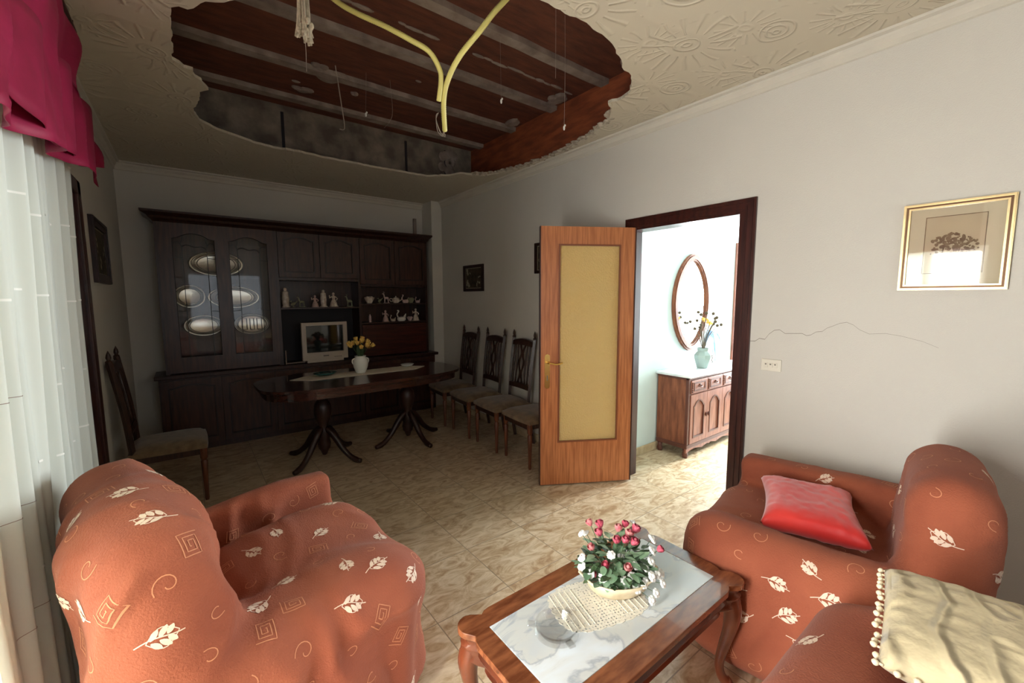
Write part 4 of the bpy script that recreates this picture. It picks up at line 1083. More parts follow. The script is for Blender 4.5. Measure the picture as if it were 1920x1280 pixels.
# runner, vase, bowl, dish
bm = NB(); rp = [(-0.66, 0.0)] + [(-0.50+1.0*k/20, -0.13-0.008*abs(math.sin(k*PI/2))) for k in range(21)] + [(0.66, 0.0)] + [(0.50-1.0*k/20, 0.13+0.008*abs(math.sin(k*PI/2))) for k in range(21)]
plate(bm, [rp], lambda u, v, w_: Vector((u, v, w_)), 0.0025)
o = ob('table_runner', bm, m_runner, label='cream lace runner with pointed ends along the dining table', category='table runner'); o.location = (1.345, 4.19, 0.7612); o.rotation_euler = (0, 0, -0.02)
t = thing('green_bowl', (1.0, 4.24, 0.764), label='dark green glass leaf dish at the left of the runner', category='bowl')
bm = NB(); lathe(bm, [(0.0, 0.0), (0.05, 0.0), (0.09, 0.018), (0.105, 0.03), (0.10, 0.031), (0.05, 0.008), (0.0, 0.006)], n=32, sx=1.05, sy=0.75); ob('bowl', bm, m_green, t, smooth='all')
t = thing('glass_dish', (1.85, 4.28, 0.764), label='small clear glass dish at the right end of the runner', category='dish')
bm = NB(); lathe(bm, [(0.0, 0.0), (0.05, 0.0), (0.075, 0.024), (0.07, 0.026), (0.045, 0.008), (0.0, 0.007)], n=24, sy=0.8); ob('dish', bm, m_glassy, t, smooth='all')
t = thing('flower_vase', (1.325, 4.20, 0.764), label='white handled vase of yellow artificial tulips on the dining table', category='vase')
bm = NB(); lathe(bm, [(0.0, 0), (0.045, 0), (0.05, 0.01), (0.068, 0.06), (0.074, 0.10), (0.066, 0.135), (0.05, 0.155), (0.056, 0.17), (0.048, 0.17), (0.042, 0.155), (0.0, 0.15)], n=28)
v_ = ob('vase', bm, m_porc_w, t, smooth='all')
for s in (-1, 1):
    bm = NB(); tube(bm, smooth_path([(s*0.066, 0, 0.085), (s*0.080, 0, 0.11), (s*0.076, 0, 0.135), (s*0.056, 0, 0.145)], 5), 0.006, 8); ob('handle', bm, m_porc_w, v_, smooth='all')
rnd = random.Random(6); stems = NB(); lv = NB()
for k in range(17):
    a = k*2.399; R_ = 0.115*math.sqrt((k+0.5)/17); x, y = R_*math.cos(a)*1.1, R_*math.sin(a)*0.8; z = 0.32-1.9*R_*R_/0.115*0.35+rnd.uniform(-0.012, 0.012)
    bm = NB(); d = Vector((x*1.6, y*1.6-0.05, 0.16)).normalized(); q = Vector((0, 0, 1)).rotation_difference(d).to_matrix().to_4x4()
    for j in range(5):
        b2 = 2*PI*j/5; ell(bm, Vector((0.010*math.cos(b2), 0.010*math.sin(b2), 0.014)), (0.011, 0.011, 0.024), 7, Matrix.Rotation(0.3, 4, Vector((-math.sin(b2), math.cos(b2), 0))))
    bmesh.ops.transform(bm, matrix=Matrix.Translation((x, y, z)) @ q, verts=bm.verts)
    ob('tulip', bm, m_yellow, t, smooth='all')
    tube(stems, smooth_path([(x*0.1, y*0.1, 0.15), (x*0.6, y*0.6, 0.23), (x, y, z)], 3), 0.0025, 5)
for k in range(16):
    a = k*0.8; leaf_quad(lv, Vector((0.02*math.cos(a), 0.02*math.sin(a), 0.165)), Vector((math.cos(a)*0.6, math.sin(a)*0.6, 1)).normalized(), Vector((math.cos(a), math.sin(a), 0.2)), rnd.uniform(0.09, 0.13), 0.016)
ob('stem', stems, m_leaf, t); ob('foliage', lv, m_leaf, t, smooth='all')

# ------------------------------------------------------------ display cabinet (wall unit)
dc = thing('display_cabinet', (1.18, 5.3, 0), label='dark walnut wall unit with glazed doors filling the back wall', category='cabinet')
UY, BY_, YK = 5.19, 5.12, 5.495     # upper front, base front, back
XA, X1, X2, XZ = -0.21, 0.79, 1.66, 2.56
bm = NB()
box(bm, XA, XA+0.03, UY, YK, 0.77, 2.25); box(bm, X1-0.03, X1+0.012, UY, YK, 0.77, 2.25); box(bm, X2-0.012, X2+0.014, UY, YK, 0.77, 2.25); box(bm, XZ-0.03, XZ, UY, YK, 0.77, 2.25)
box(bm, XA+0.03, XZ-0.03, YK-0.015, YK, 0.77, 2.25)
box(bm, XA+0.03, XZ-0.03, UY+0.001, YK-0.015, 2.22, 2.25)
box(bm, X1+0.012, X2-0.012, UY+0.005, YK-0.015, 1.70, 1.73); box(bm, X2+0.014, XZ-0.03, UY+0.005, YK-0.015, 1.64, 1.67)
obw('carcass', bm, m_dark, dc)
bm = NB(); box(bm, X1+0.012, X2-0.012, YK-0.018, YK-0.015, 0.77, 1.40); obw('niche_back', bm, m_black, dc, label='black back of the television niche')
bm = NB()
for x0, x1, z in ((X1+0.012, X2-0.012, 1.40), (X2+0.014, XZ-0.03, 1.435), (X2+0.014, XZ-0.03, 1.20)):
    bm = NB(); bbox(bm, x0, x1, UY+0.012, YK-0.016, z-0.02, z, 0.003, 1); obw('shelf', bm, m_dark, dc)
for z in (1.72, 1.385, 1.10):
    bm = NB(); box(bm, XA+0.03, X1-0.03, UY+0.06, YK-0.016, z-0.006, z); obw('glass_shelf', bm, m_cabglass, dc)
# cornice
bm = NB(); rings = []
for d, z in ((0.0, 2.22), (0.01, 2.235), (0.03, 2.25), (0.04, 2.27), (0.075, 2.29), (0.085, 2.30), (0.085, 2.318), (0.0, 2.318)):
    rings.append([bm.verts.new(p) for p in ((XA-d, YK, z), (XA-d, UY-d, z), (XZ+d*0.6, UY-d, z), (XZ+d*0.6, YK, z))])
for a, b in zip(rings, rings[1:]):
    for k in range(4): bm.faces.new((a[k], a[(k+1) % 4], b[(k+1) % 4], b[k]))
bm.faces.new(rings[0]); bm.faces.new(rings[-1]); obw('cornice', bm, m_dark, dc)
# base
bm = NB(); box(bm, XA-0.06, XZ+0.06, BY_+0.012, YK, 0.0, 0.74); obw('base', bm, m_dark, dc)
bm = NB(); bbox(bm, XA-0.09, XZ+0.10, BY_-0.02, YK, 0.735, 0.772, 0.006, 2); obw('worktop', bm, m_dark, dc)
def cab_door(x0, x1, z0, z1, y, rise, knob, m=m_dark_panel, nm='door'):
    bm = NB(); fw = 0.055
    inn = arch(x0+fw, x1-fw, z0+fw, z1-fw*0.8, rise, shoulder=0.1)
    plate(bm, [rect(x0+0.003, x1-0.003, z0+0.003, z1-0.003), inn], lambda u, v, w_: Vector((u, y+w_, v)), 0.02)
    d = obw(nm, bm, m, dc)
    bm = NB(); inn2 = arch(x0+fw+0.016, x1-fw-0.016, z0+fw+0.016, z1-fw*0.8-0.016, rise, shoulder=0.1)
    plate(bm, [inn2], lambda u, v, w_: Vector((u, y+0.004+w_, v)), 0.01); plate(bm, [inn], lambda u, v, w_: Vector((u, y+0.012+w_, v)), 0.006)
    obw('panel', bm, m, d)
    bm = NB(); plate(bm, [inn, arch(x0+fw+0.012, x1-fw-0.012, z0+fw+0.012, z1-fw*0.8-0.012, rise, shoulder=0.1)], lambda u, v, w_: Vector((u, y-0.006+w_, v)), 0.010); obw('panel_moulding', bm, m_dark_edge, d)
    if knob:
        bm = NB(); ell(bm, Vector((knob, y-0.008, (z0+z1)/2)), (0.008, 0.010, 0.02), 8); obw('knob', bm, m_brass, d, smooth='all')
    return d
for x0, x1, k in ((X1+0.012, (X1+X2)/2, (X1+X2)/2-0.03), ((X1+X2)/2, X2-0.012, (X1+X2)/2+0.03)): cab_door(x0, x1, 1.73, 2.22, UY-0.012, 0.035, None)
for x0, x1, k in ((X2+0.014, (X2+XZ)/2, 1), ((X2+XZ)/2, XZ-0.01, 1)): cab_door(x0, x1, 1.67, 2.22, UY-0.012, 0.035, None)
for i in range(6):
    x0 = XA-0.05+(XZ-XA+0.1)/6*i; cab_door(x0, x0+(XZ-XA+0.1)/6, 0.06, 0.72, BY_-0.008, 0.03, None)
bm = NB(); plate(bm, [rect(X2+0.018, XZ-0.034, 0.785, 1.172)], lambda u, v, w_: Vector((u, UY-0.005+w_, v)), 0.02); ff = obw('drop_front', bm, m_redwood, dc, label='reddish drop front panel')
bm = NB(); plate(bm, [rect(X2+0.06, XZ-0.075, 0.825, 1.13)], lambda u, v, w_: Vector((u, UY-0.010+w_, v)), 0.006); obw('panel', bm, m_redwood, ff)
# glazed doors with leaded lines
for x0, x1, s in ((XA+0.02, 0.305, 1), (0.305, X1-0.022, -1)):
    y = UY-0.012; bm = NB()
    g0, g1 = (x0+0.105, x1-0.055) if s > 0 else (x0+0.06, x1-0.065)
    inn = arch(g0, g1, 0.93, 2.13, 0.05, shoulder=0.12)
    plate(bm, [rect(x0, x1, 0.78, 2.22), inn], lambda u, v, w_: Vector((u, y+w_, v)), 0.022)
    d = obw('door', bm, m_dark_panel, dc)
    bm = NB(); plate(bm, [arch(g0-0.004, g1+0.004, 0.926, 2.134, 0.05, shoulder=0.12)], lambda u, v, w_: Vector((u, y+0.012+w_, v)), 0.003)
    obw('glass', bm, m_cabglass, d)
    bm = NB(); wv = g1-g0
    def ld(pts, r=0.0032): tube(bm, [(u, y+0.010, v) for u, v in pts], r, 5)
    a, b = g0+wv*0.22, g1-wv*0.20
    ld([(a, 0.93), (a, 2.0)]); ld([(b, 0.93), (b, 1.98)])
    ld([(a+(b-a)*k/10, 2.0-0.02*(k/10)+0.022*math.sin(PI*k/10)+0.012*math.sin(3*PI*k/10)) for k in range(11)])
    for e in (a, b):
        q = -1 if e == a else 1
        ld([(e, 2.0), (e+q*0.012, 2.03), (e-q*0.002, 2.06), (e-q*0.004, 2.10)])
        for z in (1.90, 1.38): ld([(e, z), (g0 if e == a else g1, z-0.005)], 0.0026)
        ld([(e, 2.02), (e+q*0.03, 2.045), (g0 if e == a else g1, 2.03)], 0.0026)
    lo = arch(g0, g1, 0.93, 2.13, 0.05, shoulder=0.12); ld(lo+[lo[0]], 0.004)
    obw('leading', bm, m_lead, d)
# metal support visible at left of the niche
bm = NB(); tube(bm, [(X1+0.03, 5.16, 0.775), (X1+0.03, 5.16, 0.93)], 0.006, 6); tube(bm, [(X1+0.03, 5.16, 0.785), (X1+0.22, 5.16, 0.785)], 0.006, 6)
o = ob('metal_stand', bm, m_wire, label='thin grey metal stand on the ledge left of the television', category='stand')

# oval trays behind the glass
def tray(x, z, a, b, y, style, lb):
    t = thing('serving_tray', (x, y, z), label=lb, category='tray', group='oval silver trays in the glazed cabinet'); n = 48; tilt = Matrix.Rotation(-0.10, 4, 'X')
    bm = NB(); rings = []
    for r, d in ((1.0, -0.014), (0.97, -0.017), (0.82, -0.008), (0.78, 0.0), (0.74, 0.002), (0.0, 0.003)):
        rings.append([bm.verts.new(tilt @ Vector((a*r*math.cos(2*PI*k/n), d, b*r*math.sin(2*PI*k/n)))) for k in range(n)] if r else [bm.verts.new(tilt @ Vector((0, d, 0)))])
    for p, q in zip(rings, rings[1:]):
        for k in range(n):
            if len(q) == 1: bm.faces.new((p[k], p[(k+1) % n], q[0]))
            else: bm.faces.new((p[k], p[(k+1) % n], q[(k+1) % n], q[k]))
    o = ob('plate', bm, m_silver, t, smooth='all'); sm = o.modifiers.new('s', 'SOLIDIFY'); sm.thickness = 0.003
    bm = NB()
    for r in ((0.9, 0.7) if style == 0 else (0.93, 0.83)):
        pts = [tilt @ Vector((a*r*math.cos(2*PI*k/n), -0.016 if r > 0.8 else -0.004, b*r*math.sin(2*PI*k/n))) for k in range(n+1)]; tube(bm, pts, 0.005, 5)
    if style == 1:
        for cx, ww in ((-0.42, 0.26), (0.0, 0.22), (0.42, 0.26)):
            pts = [tilt @ Vector((a*(cx+sx*ww/2), -0.006, b*sz*0.55)) for sx, sz in ((-1, -1), (1, -1), (1, 1), (-1, 1), (-1, -1))]; tube(bm, pts, 0.005, 5)
    ob('engraved_band', bm, m_silver_dark, t)
tray(0.265, 1.86, 0.235, 0.125, 5.40, 0, 'large silver oval tray on the top shelf, spanning both glazed doors')
tray(0.02, 1.525, 0.13, 0.115, 5.40, 0, 'round silver tray on the middle shelf behind the left glazed door')
tray(0.40, 1.515, 0.235, 0.115, 5.42, 0, 'silver oval tray on the middle shelf behind the right glazed door')
tray(0.12, 1.225, 0.17, 0.105, 5.40, 0, 'tarnished silver oval tray on the bottom shelf behind the left glazed door')
tray(0.545, 1.225, 0.165, 0.11, 5.40, 1, 'silver oval tray with geometric panels behind the right glazed door')

# television
tv = thing('television', (1.22, 5.14, 0.775), 0.02, label='beige cathode ray television in the cabinet niche', category='television')
bm = NB(); plate(bm, [rect(-0.245, 0.245, 0.03, 0.455), rect(-0.200, 0.200, 0.115, 0.42)], lambda u, v, w_: Vector((u, -0.05+w_, v)), 0.05); bbox(bm, -0.20, 0.20, -0.04, 0.14, 0.0, 0.032, 0.006)
ob('front_bezel', bm, m_tv, tv)
bm = NB(); a = [bm.verts.new(p) for p in ((-0.245, 0, 0.03), (0.245, 0, 0.03), (0.245, 0, 0.455), (-0.245, 0, 0.455))]; b = [bm.verts.new(p) for p in ((-0.14, 0.30, 0.08), (0.14, 0.30, 0.08), (0.14, 0.30, 0.36), (-0.14, 0.30, 0.36))]
for k in range(4): bm.faces.new((a[k], a[(k+1) % 4], b[(k+1) % 4], b[k]))
bm.faces.new(b); ob('rear_housing', bm, m_tv, tv)
bm = NB(); n = 10; g = {}
for i in range(n+1):
    for j in range(n+1):
        u, v = i/n*2-1, j/n*2-1; g[i, j] = bm.verts.new((u*0.202, -0.030-0.014*(1-u*u*0.6-v*v*0.4)+0.02, 0.2675+v*0.155))
for i in range(n):
    for j in range(n): bm.faces.new((g[i, j], g[i+1, j], g[i+1, j+1], g[i, j+1]))
ob('screen', bm, m_screen, tv, smooth='all')
bm = NB(); box(bm, -0.03, 0.03, -0.053, -0.05, 0.065, 0.08); ob('badge', bm, m_tvdark, tv)
for k in range(4):
    bm = NB(); bbox(bm, 0.09+k*0.022, 0.104+k*0.022, -0.053, -0.049, 0.05, 0.058, 0.001, 1); ob('button', bm, m_tvdark, tv)

# porcelain figurines
def figure(x, z, h, style, lb, grp, y=5.26, m=m_porc):
    t = thing('figurine', (x, y, z), label=lb, category='figurine', group=grp); bm = NB(); s = h
    if style == 'lady':
        lathe(bm, [(0.0, 0), (0.30*s, 0), (0.30*s, 0.04*s), (0.26*s, 0.06*s), (0.20*s, 0.3*s), (0.09*s, 0.52*s), (0.13*s, 0.66*s), (0.10*s, 0.74*s), (0.04*s, 0.78*s), (0.0, 0.79*s)], n=14)
        ell(bm, Vector((0, 0, 0.87*s)), (0.09*s, 0.09*s, 0.11*s), 9)
        tube(bm, [(0.11*s, 0, 0.7*s), (0.24*s, -0.04*s, 0.55*s), (0.16*s, -0.1*s, 0.46*s)], 0.04*s, 6); tube(bm, [(-0.11*s, 0, 0.7*s), (-0.26*s, -0.03*s, 0.6*s), (-0.28*s, -0.08*s, 0.78*s)], 0.04*s, 6)
    elif style == 'tall':
        lathe(bm, [(0.0, 0), (0.20*s, 0), (0.20*s, 0.05*s), (0.15*s, 0.08*s), (0.17*s, 0.45*s), (0.15*s, 0.78*s), (0.07*s, 0.84*s), (0.09*s, 0.9*s), (0.07*s, 0.97*s), (0.0, 1.0*s)], n=14)
    elif style == 'bird':
        ell(bm, Vector((0, 0, 0.42*s)), (0.30*s, 0.16*s, 0.2*s), 10, Matrix.Rotation(-0.5, 4, 'Y')); ell(bm, Vector((-0.22*s, 0, 0.72*s)), (0.11*s, 0.1*s, 0.11*s), 8)
        tube(bm, [(-0.3*s, 0, 0.72*s), (-0.44*s, 0, 0.7*s)], [0.035*s, 0.008*s], 6); tube(bm, [(0.2*s, 0, 0.5*s), (0.5*s, 0, 0.8*s)], [0.09*s, 0.03*s], 6)
        lathe(bm, [(0, 0), (0.24*s, 0), (0.22*s, 0.07*s), (0.05*s, 0.1*s), (0.05*s, 0.3*s)], n=12)
    elif style == 'deer':
        ell(bm, Vector((0, 0, 0.45*s)), (0.22*s, 0.10*s, 0.11*s), 9)
        for a_ in (-0.15, 0.15):
            for b2 in (-0.05, 0.05): tube(bm, [(a_*s, b2*s, 0.42*s), (a_*s*1.1, b2*s, 0.04*s)], [0.04*s, 0.02*s], 6)
        tube(bm, [(-0.18*s, 0, 0.5*s), (-0.24*s, 0, 0.78*s)], [0.07*s, 0.05*s], 7); ell(bm, Vector((-0.29*s, 0, 0.82*s)), (0.10*s, 0.05*s, 0.05*s), 8)
        for q in (-1, 1): tube(bm, [(-0.24*s, 0, 0.85*s), (-0.2*s, q*0.07*s, 0.95*s), (-0.26*s, q*0.1*s, 1.0*s)], 0.014*s, 5)
        box(bm, -0.26*s, 0.26*s, -0.12*s, 0.12*s, 0, 0.05*s)
    elif style == 'teapot':
        lathe(bm, [(0, 0), (0.3*s, 0), (0.5*s, 0.2*s), (0.55*s, 0.42*s), (0.4*s, 0.68*s), (0.2*s, 0.76*s), (0.06*s, 0.82*s), (0.08*s, 0.92*s), (0, 1.0*s)], n=18)
        tube(bm, smooth_path([(0.5*s, 0, 0.3*s), (0.78*s, 0, 0.45*s), (0.9*s, 0, 0.8*s)], 4), 0.07*s, 7); tube(bm, smooth_path([(-0.48*s, 0, 0.6*s), (-0.85*s, 0, 0.6*s), (-0.8*s, 0, 0.3*s), (-0.5*s, 0, 0.2*s)], 4), 0.05*s, 7)
    elif style == 'bowl':
        lathe(bm, [(0, 0), (0.4*s, 0), (0.42*s, 0.1*s), (0.8*s, 0.8*s), (0.85*s, 1.0*s), (0.78*s, 0.98*s), (0.4*s, 0.25*s), (0, 0.2*s)], n=18)
        for k in range(5): ell(bm, Vector((0.4*s*math.cos(k*1.26), 0.3*s*math.sin(k*1.26), 0.95*s)), (0.22*s, 0.22*s, 0.25*s), 7)
    elif style == 'swan':
        lathe(bm, [(0, 0), (0.3*s, 0), (0.42*s, 0.15*s), (0.38*s, 0.35*s), (0.0, 0.45*s)], n=14, sy=0.6)
        tube(bm, smooth_path([(-0.3*s, 0, 0.3*s), (-0.42*s, 0, 0.6*s), (-0.25*s, 0, 0.9*s), (-0.38*s, 0, 0.95*s)], 4), 0.06*s, 7); tube(bm, [(0.25*s, 0, 0.3*s), (0.42*s, 0, 0.66*s)], [0.14*s, 0.03*s], 7)
    ob('body', bm, m, t, smooth=True)
m_porc_p = mat('pinkish_porcelain', srgb(214, 186, 178), 0.3, var=0.2, vscale=30)
m_porc_g = mat('olive_porcelain', srgb(150, 150, 116), 0.35, var=0.3, vscale=30)
GS, GU, GL = 'figurines on the shelf above the television', 'ornaments on the upper right shelf', 'ornaments on the lower right shelf'
for x, h, st, m_, lb in ((0.865, 0.235, 'tall', m_porc, 'tall cream figurine at the left end of the shelf above the television'), (0.94, 0.10, 'bird', m_porc_g, 'small olive bird figurine next to the tall left-end figure'),
                         (1.03, 0.145, 'deer', m_porc_g, 'olive deer figurine, third from the left above the television'), (1.17, 0.15, 'lady', m_porc_p, 'pink dressed lady figurine just left of the tallest figure'),
                         (1.262, 0.215, 'tall', m_porc, 'tallest cream column-like figurine in the middle of the shelf'), (1.375, 0.185, 'lady', m_porc, 'broad white lady figurine right of the tallest figure'),
                         (1.56, 0.155, 'deer', m_porc_g, 'grey animal figurine alone at the right end above the television')):
    figure(x, 1.4005, h*0.94, st, lb, GS, m=m_)
for x, h, st, m_, lb in ((1.80, 0.075, 'bowl', m_porc, 'cream fruit basket ornament at the left of the upper right shelf'), (1.93, 0.085, 'bird', m_porc_g, 'dim small bird ornament beside the cream fruit basket'),
                         (2.02, 0.145, 'deer', m_porc_p, 'tall antlered porcelain ornament on the upper right shelf'), (2.145, 0.095, 'teapot', m_porc, 'round cream teapot in the middle of the upper right shelf'),
                         (2.275, 0.11, 'swan', m_porc_p, 'swan-necked ornament right of the round teapot'), (2.35, 0.06, 'bowl', m_porc_g, 'low grey bowl ornament on the upper right shelf'),
                         (2.45, 0.08, 'swan', m_porc_p, 'small boat-like ornament at the right end of the upper right shelf')):
    figure(x, 1.4355, h, st, lb, GU, m=m_)
for x, h, st, m_, lb in ((1.80, 0.10, 'tall', m_porc_p, 'slim white candle-like ornament at the left of the lower right shelf'), (2.00, 0.15, 'lady', m_porc_p, 'pinkish lady with full skirt on the lower right shelf'),
                         (2.10, 0.085, 'swan', m_porc, 'small white jug ornament right of the full-skirted lady'), (2.215, 0.145, 'swan', m_porc_w, 'white swan vase with upright neck on the lower right shelf'),
                         (2.33, 0.05, 'bowl', m_porc_p, 'flat pinkish dish ornament on the lower right shelf'), (2.415, 0.165, 'lady', m_porc, 'large cream figure at the right end of the lower right shelf')):
    figure(x, 1.2005, h, st, lb, GL, m=m_)

# ------------------------------------------------------------ hall: sideboard, vase, mirror
sb = thing('sideboard', (4.15, 2.16, 0), label='brown wooden hall sideboard with a white marble top', category='sideboard')
x0, x1, yf, yb, zt = 3.575, 4.83, 2.0, 2.325, 0.765
bm = NB(); box(bm, x0+0.01, x1-0.01, yf+0.012, yb, 0.09, zt); obw('body', bm, m_side_dark, sb)
bm = NB()
bbox(bm, x0, x1, yf, yb, 0.09, 0.13, 0.006, 2)
for xx in (x0, x1-0.035): bbox(bm, xx, xx+0.035, yf, yf+0.03, 0.13, zt, 0.004, 1)
bbox(bm, x0, x1, yf-0.004, yb, zt-0.022, zt, 0.004, 1); obw('moulding', bm, m_side_trim, sb)
bm = NB(); bbox(bm, x0-0.02, x1+0.02, yf-0.025, yb+0.008, zt, zt+0.025, 0.006, 2); obw('marble_top', bm, m_marble_w, sb)
scal = [(x0, 0.09)]+[(x0+(x1-x0)*k/48, 0.052+0.022*abs(math.sin(PI*k/48*4.5))*(1 if k % 16 else 0.4)) for k in range(49)]+[(x1, 0.09)]
bm = NB(); plate(bm, [scal], lambda u, v, w_: Vector((u, yf+0.004+w_, v)), 0.018); obw('scalloped_plinth', bm, m_side, sb)
for xx in (x0+0.03, x1-0.03):
    for yy in (yf+0.03, yb-0.03):
        bm = NB(); lathe(bm, [(0.0, 0.0), (0.022, 0.0), (0.028, 0.03), (0.02, 0.06), (0.026, 0.09)], (xx, yy, 0), 12); obw('foot', bm, m_side_trim, sb, smooth='all')
nw = (x1-x0-0.07)/4 if False else 0.296
for k in range(4):
    a = x0+0.037+k*nw; b = a+nw-0.004
    bm = NB(); inn = arch(a+0.05, b-0.05, 0.185, 0.545, 0.055, shoulder=0.06)
    plate(bm, [rect(a, b, 0.135, 0.60), inn], lambda u, v, w_: Vector((u, yf-0.006+w_, v)), 0.018); d = obw('door', bm, m_side, sb)
    bm = NB(); plate(bm, [inn, arch(a+0.062, b-0.062, 0.197, 0.533, 0.055, shoulder=0.06)], lambda u, v, w_: Vector((u, yf-0.010+w_, v)), 0.012); obw('panel_moulding', bm, m_side_trim, d)
    bm = NB(); plate(bm, [arch(a+0.063, b-0.063, 0.198, 0.532, 0.055, shoulder=0.06)], lambda u, v, w_: Vector((u, yf+0.002+w_, v)), 0.008); obw('panel', bm, m_side, d)
    hk = b-0.02 if k % 2 == 0 else a+0.02
    bm = NB(); ell(bm, Vector((hk, yf-0.014, 0.38)), (0.007, 0.009, 0.022), 8); obw('knob', bm, m_side_trim, d, smooth='all')
    bm = NB(); bbox(bm, a, b, yf-0.006, yf+0.012, 0.61, 0.735, 0.004, 1); dr = obw('drawer', bm, m_side, sb)
    bm = NB(); plate(bm, [rect(a+0.045, b-0.045, 0.632, 0.713), rect(a+0.055, b-0.055, 0.642, 0.703)], lambda u, v, w_: Vector((u, yf-0.010+w_, v)), 0.006); obw('drawer_moulding', bm, m_side_trim, dr)
    bm = NB(); c_ = (a+b)/2; tube(bm, smooth_path([(c_-0.03, yf-0.008, 0.675), (c_-0.015, yf-0.022, 0.668), (c_+0.015, yf-0.022, 0.668), (c_+0.03, yf-0.008, 0.675)], 4), 0.005, 6); ell(bm, Vector((c_, yf-0.01, 0.685)), (0.012, 0.006, 0.01), 8); obw('handle', bm, m_side_trim, dr, smooth='all')
    bm = NB()
    for q in (0.63, 0.65, 0.67, 0.69, 0.71): ell(bm, Vector((a+0.012, yf-0.008, q)), (0.008, 0.008, 0.01), 6)
    obw('beading', bm, m_side_trim, dr)

hv = thing('dried_flower_vase', (4.08, 2.15, zt+0.026), label='pale glazed vase of dried seedheads and blue grass on the hall sideboard', category='vase')
bm = NB(); lathe(bm, [(0, 0), (0.055, 0), (0.06, 0.01), (0.088, 0.10), (0.09, 0.13), (0.07, 0.155), (0.055, 0.17), (0.062, 0.20), (0.054, 0.2), (0.05, 0.17), (0, 0.16)], n=8)
bmesh.ops.scale(bm, vec=(1.0, 0.9, 1), verts=bm.verts)
v_ = ob('vase', bm, m_vase_grey, hv)
bm = NB(); [ell(bm, Vector((0.055+random.uniform(-0.01, 0.015), -0.068, 0.06+0.02*k)), (0.010, 0.004, 0.010), 7) for k in range(4)]; ob('painted_flower', bm, m_dry, v_)
rnd = random.Random(14); st = NB(); gh = NB(); bl = NB()
for k, (dx, dz, c) in enumerate(((-0.16, 0.34, 0), (-0.10, 0.36, 0), (-0.13, 0.28, 0), (-0.20, 0.27, 0), (-0.12, 0.24, 0), (-0.03, 0.35, 0), (-0.15, 0.20, 0), (-0.07, 0.21, 0), (0.01, 0.27, 1), (0.04, 0.25, 1), (0.06, 0.28, 1), (0.16, 0.34, 0), (0.17, 0.30, 0), (0.19, 0.29, 0), (0.15, 0.26, 0), (0.23, 0.23, 0), (0.33, 0.22, 0), (0.17, 0.22, 0))):
    dy = rnd.uniform(-0.06, 0.04); e_ = Vector((dx, dy, 0.20+dz)); tube(st, smooth_path([(0, 0, 0.17), (dx*0.45, dy*0.4, 0.2+dz*0.55), tuple(e_)], 4), 0.0028, 5)
    if c == 0:
        dh = NB(); ell(dh, e_, (0.017, 0.017, 0.017), 8); ob('seedhead', dh, m_dry, hv, smooth='all')
    else: ([ell(gh, e_+Vector((rnd.uniform(-.02, .02), 0, rnd.uniform(-.02, .02))), (0.012, 0.012, 0.012), 7) for q in range(5)])
ob('stem', st, m_dry, hv); ob('golden_flower', gh, m_gold_dry, hv, smooth='all', label='golden dried flowers')
for k in range(22):
    dx = 0.12+0.2*rnd.random(); tube(bl, smooth_path([(0, 0, 0.17), (dx*0.5, 0.0, 0.34+0.05*rnd.random()), (dx, -0.02, 0.27), (dx*1.12, -0.04, 0.10*rnd.random())], 5), 0.0022, 4)
ob('blue_grass', bl, m_blue, hv, label='pale blue drooping grass')

mr = thing('oval_mirror', (4.14, 2.338, 1.44), label='pointed oval mirror in a brown wood frame above the sideboard', category='mirror')
def almond(a, b, n=40):
    o_ = []
    for k in range(n):
        t = 2*PI*k/n; x = math.sin(t); y = math.cos(t); o_.append((a*x*abs(x)**0.05, b*(y*(1-0.0)+0.06*math.copysign(abs(y)**8, y))))
    return o_
bm = NB(); A, B = almond(0.35, 0.47), almond(0.285, 0.405); plate(bm, [A, B], lambda u, v, w_: Vector((u, -0.03+w_, v)), 0.028)
plate(bm, [almond(0.335, 0.452), almond(0.30, 0.42)], lambda u, v, w_: Vector((u, -0.038+w_, v)), 0.01)
ob('mirror_frame', bm, m_side_dark, mr)
bm = NB(); plate(bm, [almond(0.287, 0.407)], lambda u, v, w_: Vector((u, -0.010+w_, v)), 0.004); ob('mirror_glass', bm, m_mirror, mr)
bm = NB(); bbox(bm, 5.08, 5.16, 2.315, 2.34, 0, 2.12, 0.004); bbox(bm, 5.16, 5.9, 2.315, 2.34, 2.04, 2.12, 0.004)
d3 = ob('door_3', bm, m_side, kind='structure', label='pinkish brown door frame at the end of the hall wall', category='door')

# ------------------------------------------------------------ curtain and valance
cu = thing('sheer_curtain', (-0.40, 2.1, 0), label='white sheer pleated curtain hanging from ceiling to floor on the left', category='curtain')
def cx(s, z):
    # s: metres along the rail, folds tighten towards the far edge
    y = 0.80+s*2.02-0.06*math.sin((2.7-z)/2.7*PI/2)*(s)+0.03*(z-1.4)*0.4*s
    ph = s*PI*2*12.5
    a = 0.030*(0.75+0.4*noise.noise(Vector((s*3, 0, 5))))
    x = -0.415+a*math.sin(ph+0.5*math.sin(z*1.1+s*4))+0.012*math.sin(ph*2.3+z)+0.02*noise.noise(Vector((s*2.2, z*0.7, 1)))
    if 0.2 < s < 0.46: x += 0.05*((0.46-s)/0.26)**1.0*max(0, (1.9-z)/1.9)
    return Vector((x+0.40, y-2.1, z))
bm = NB(); NS, NZ = 380, 26; g = {}
for i in range(NS+1):
    for j in range(NZ+1): g[i, j] = bm.verts.new(cx(i/NS, 0.02+2.66*j/NZ))
for i in range(NS):
    for j in range(NZ): bm.faces.new((g[i, j], g[i+1, j], g[i+1, j+1], g[i, j+1]))
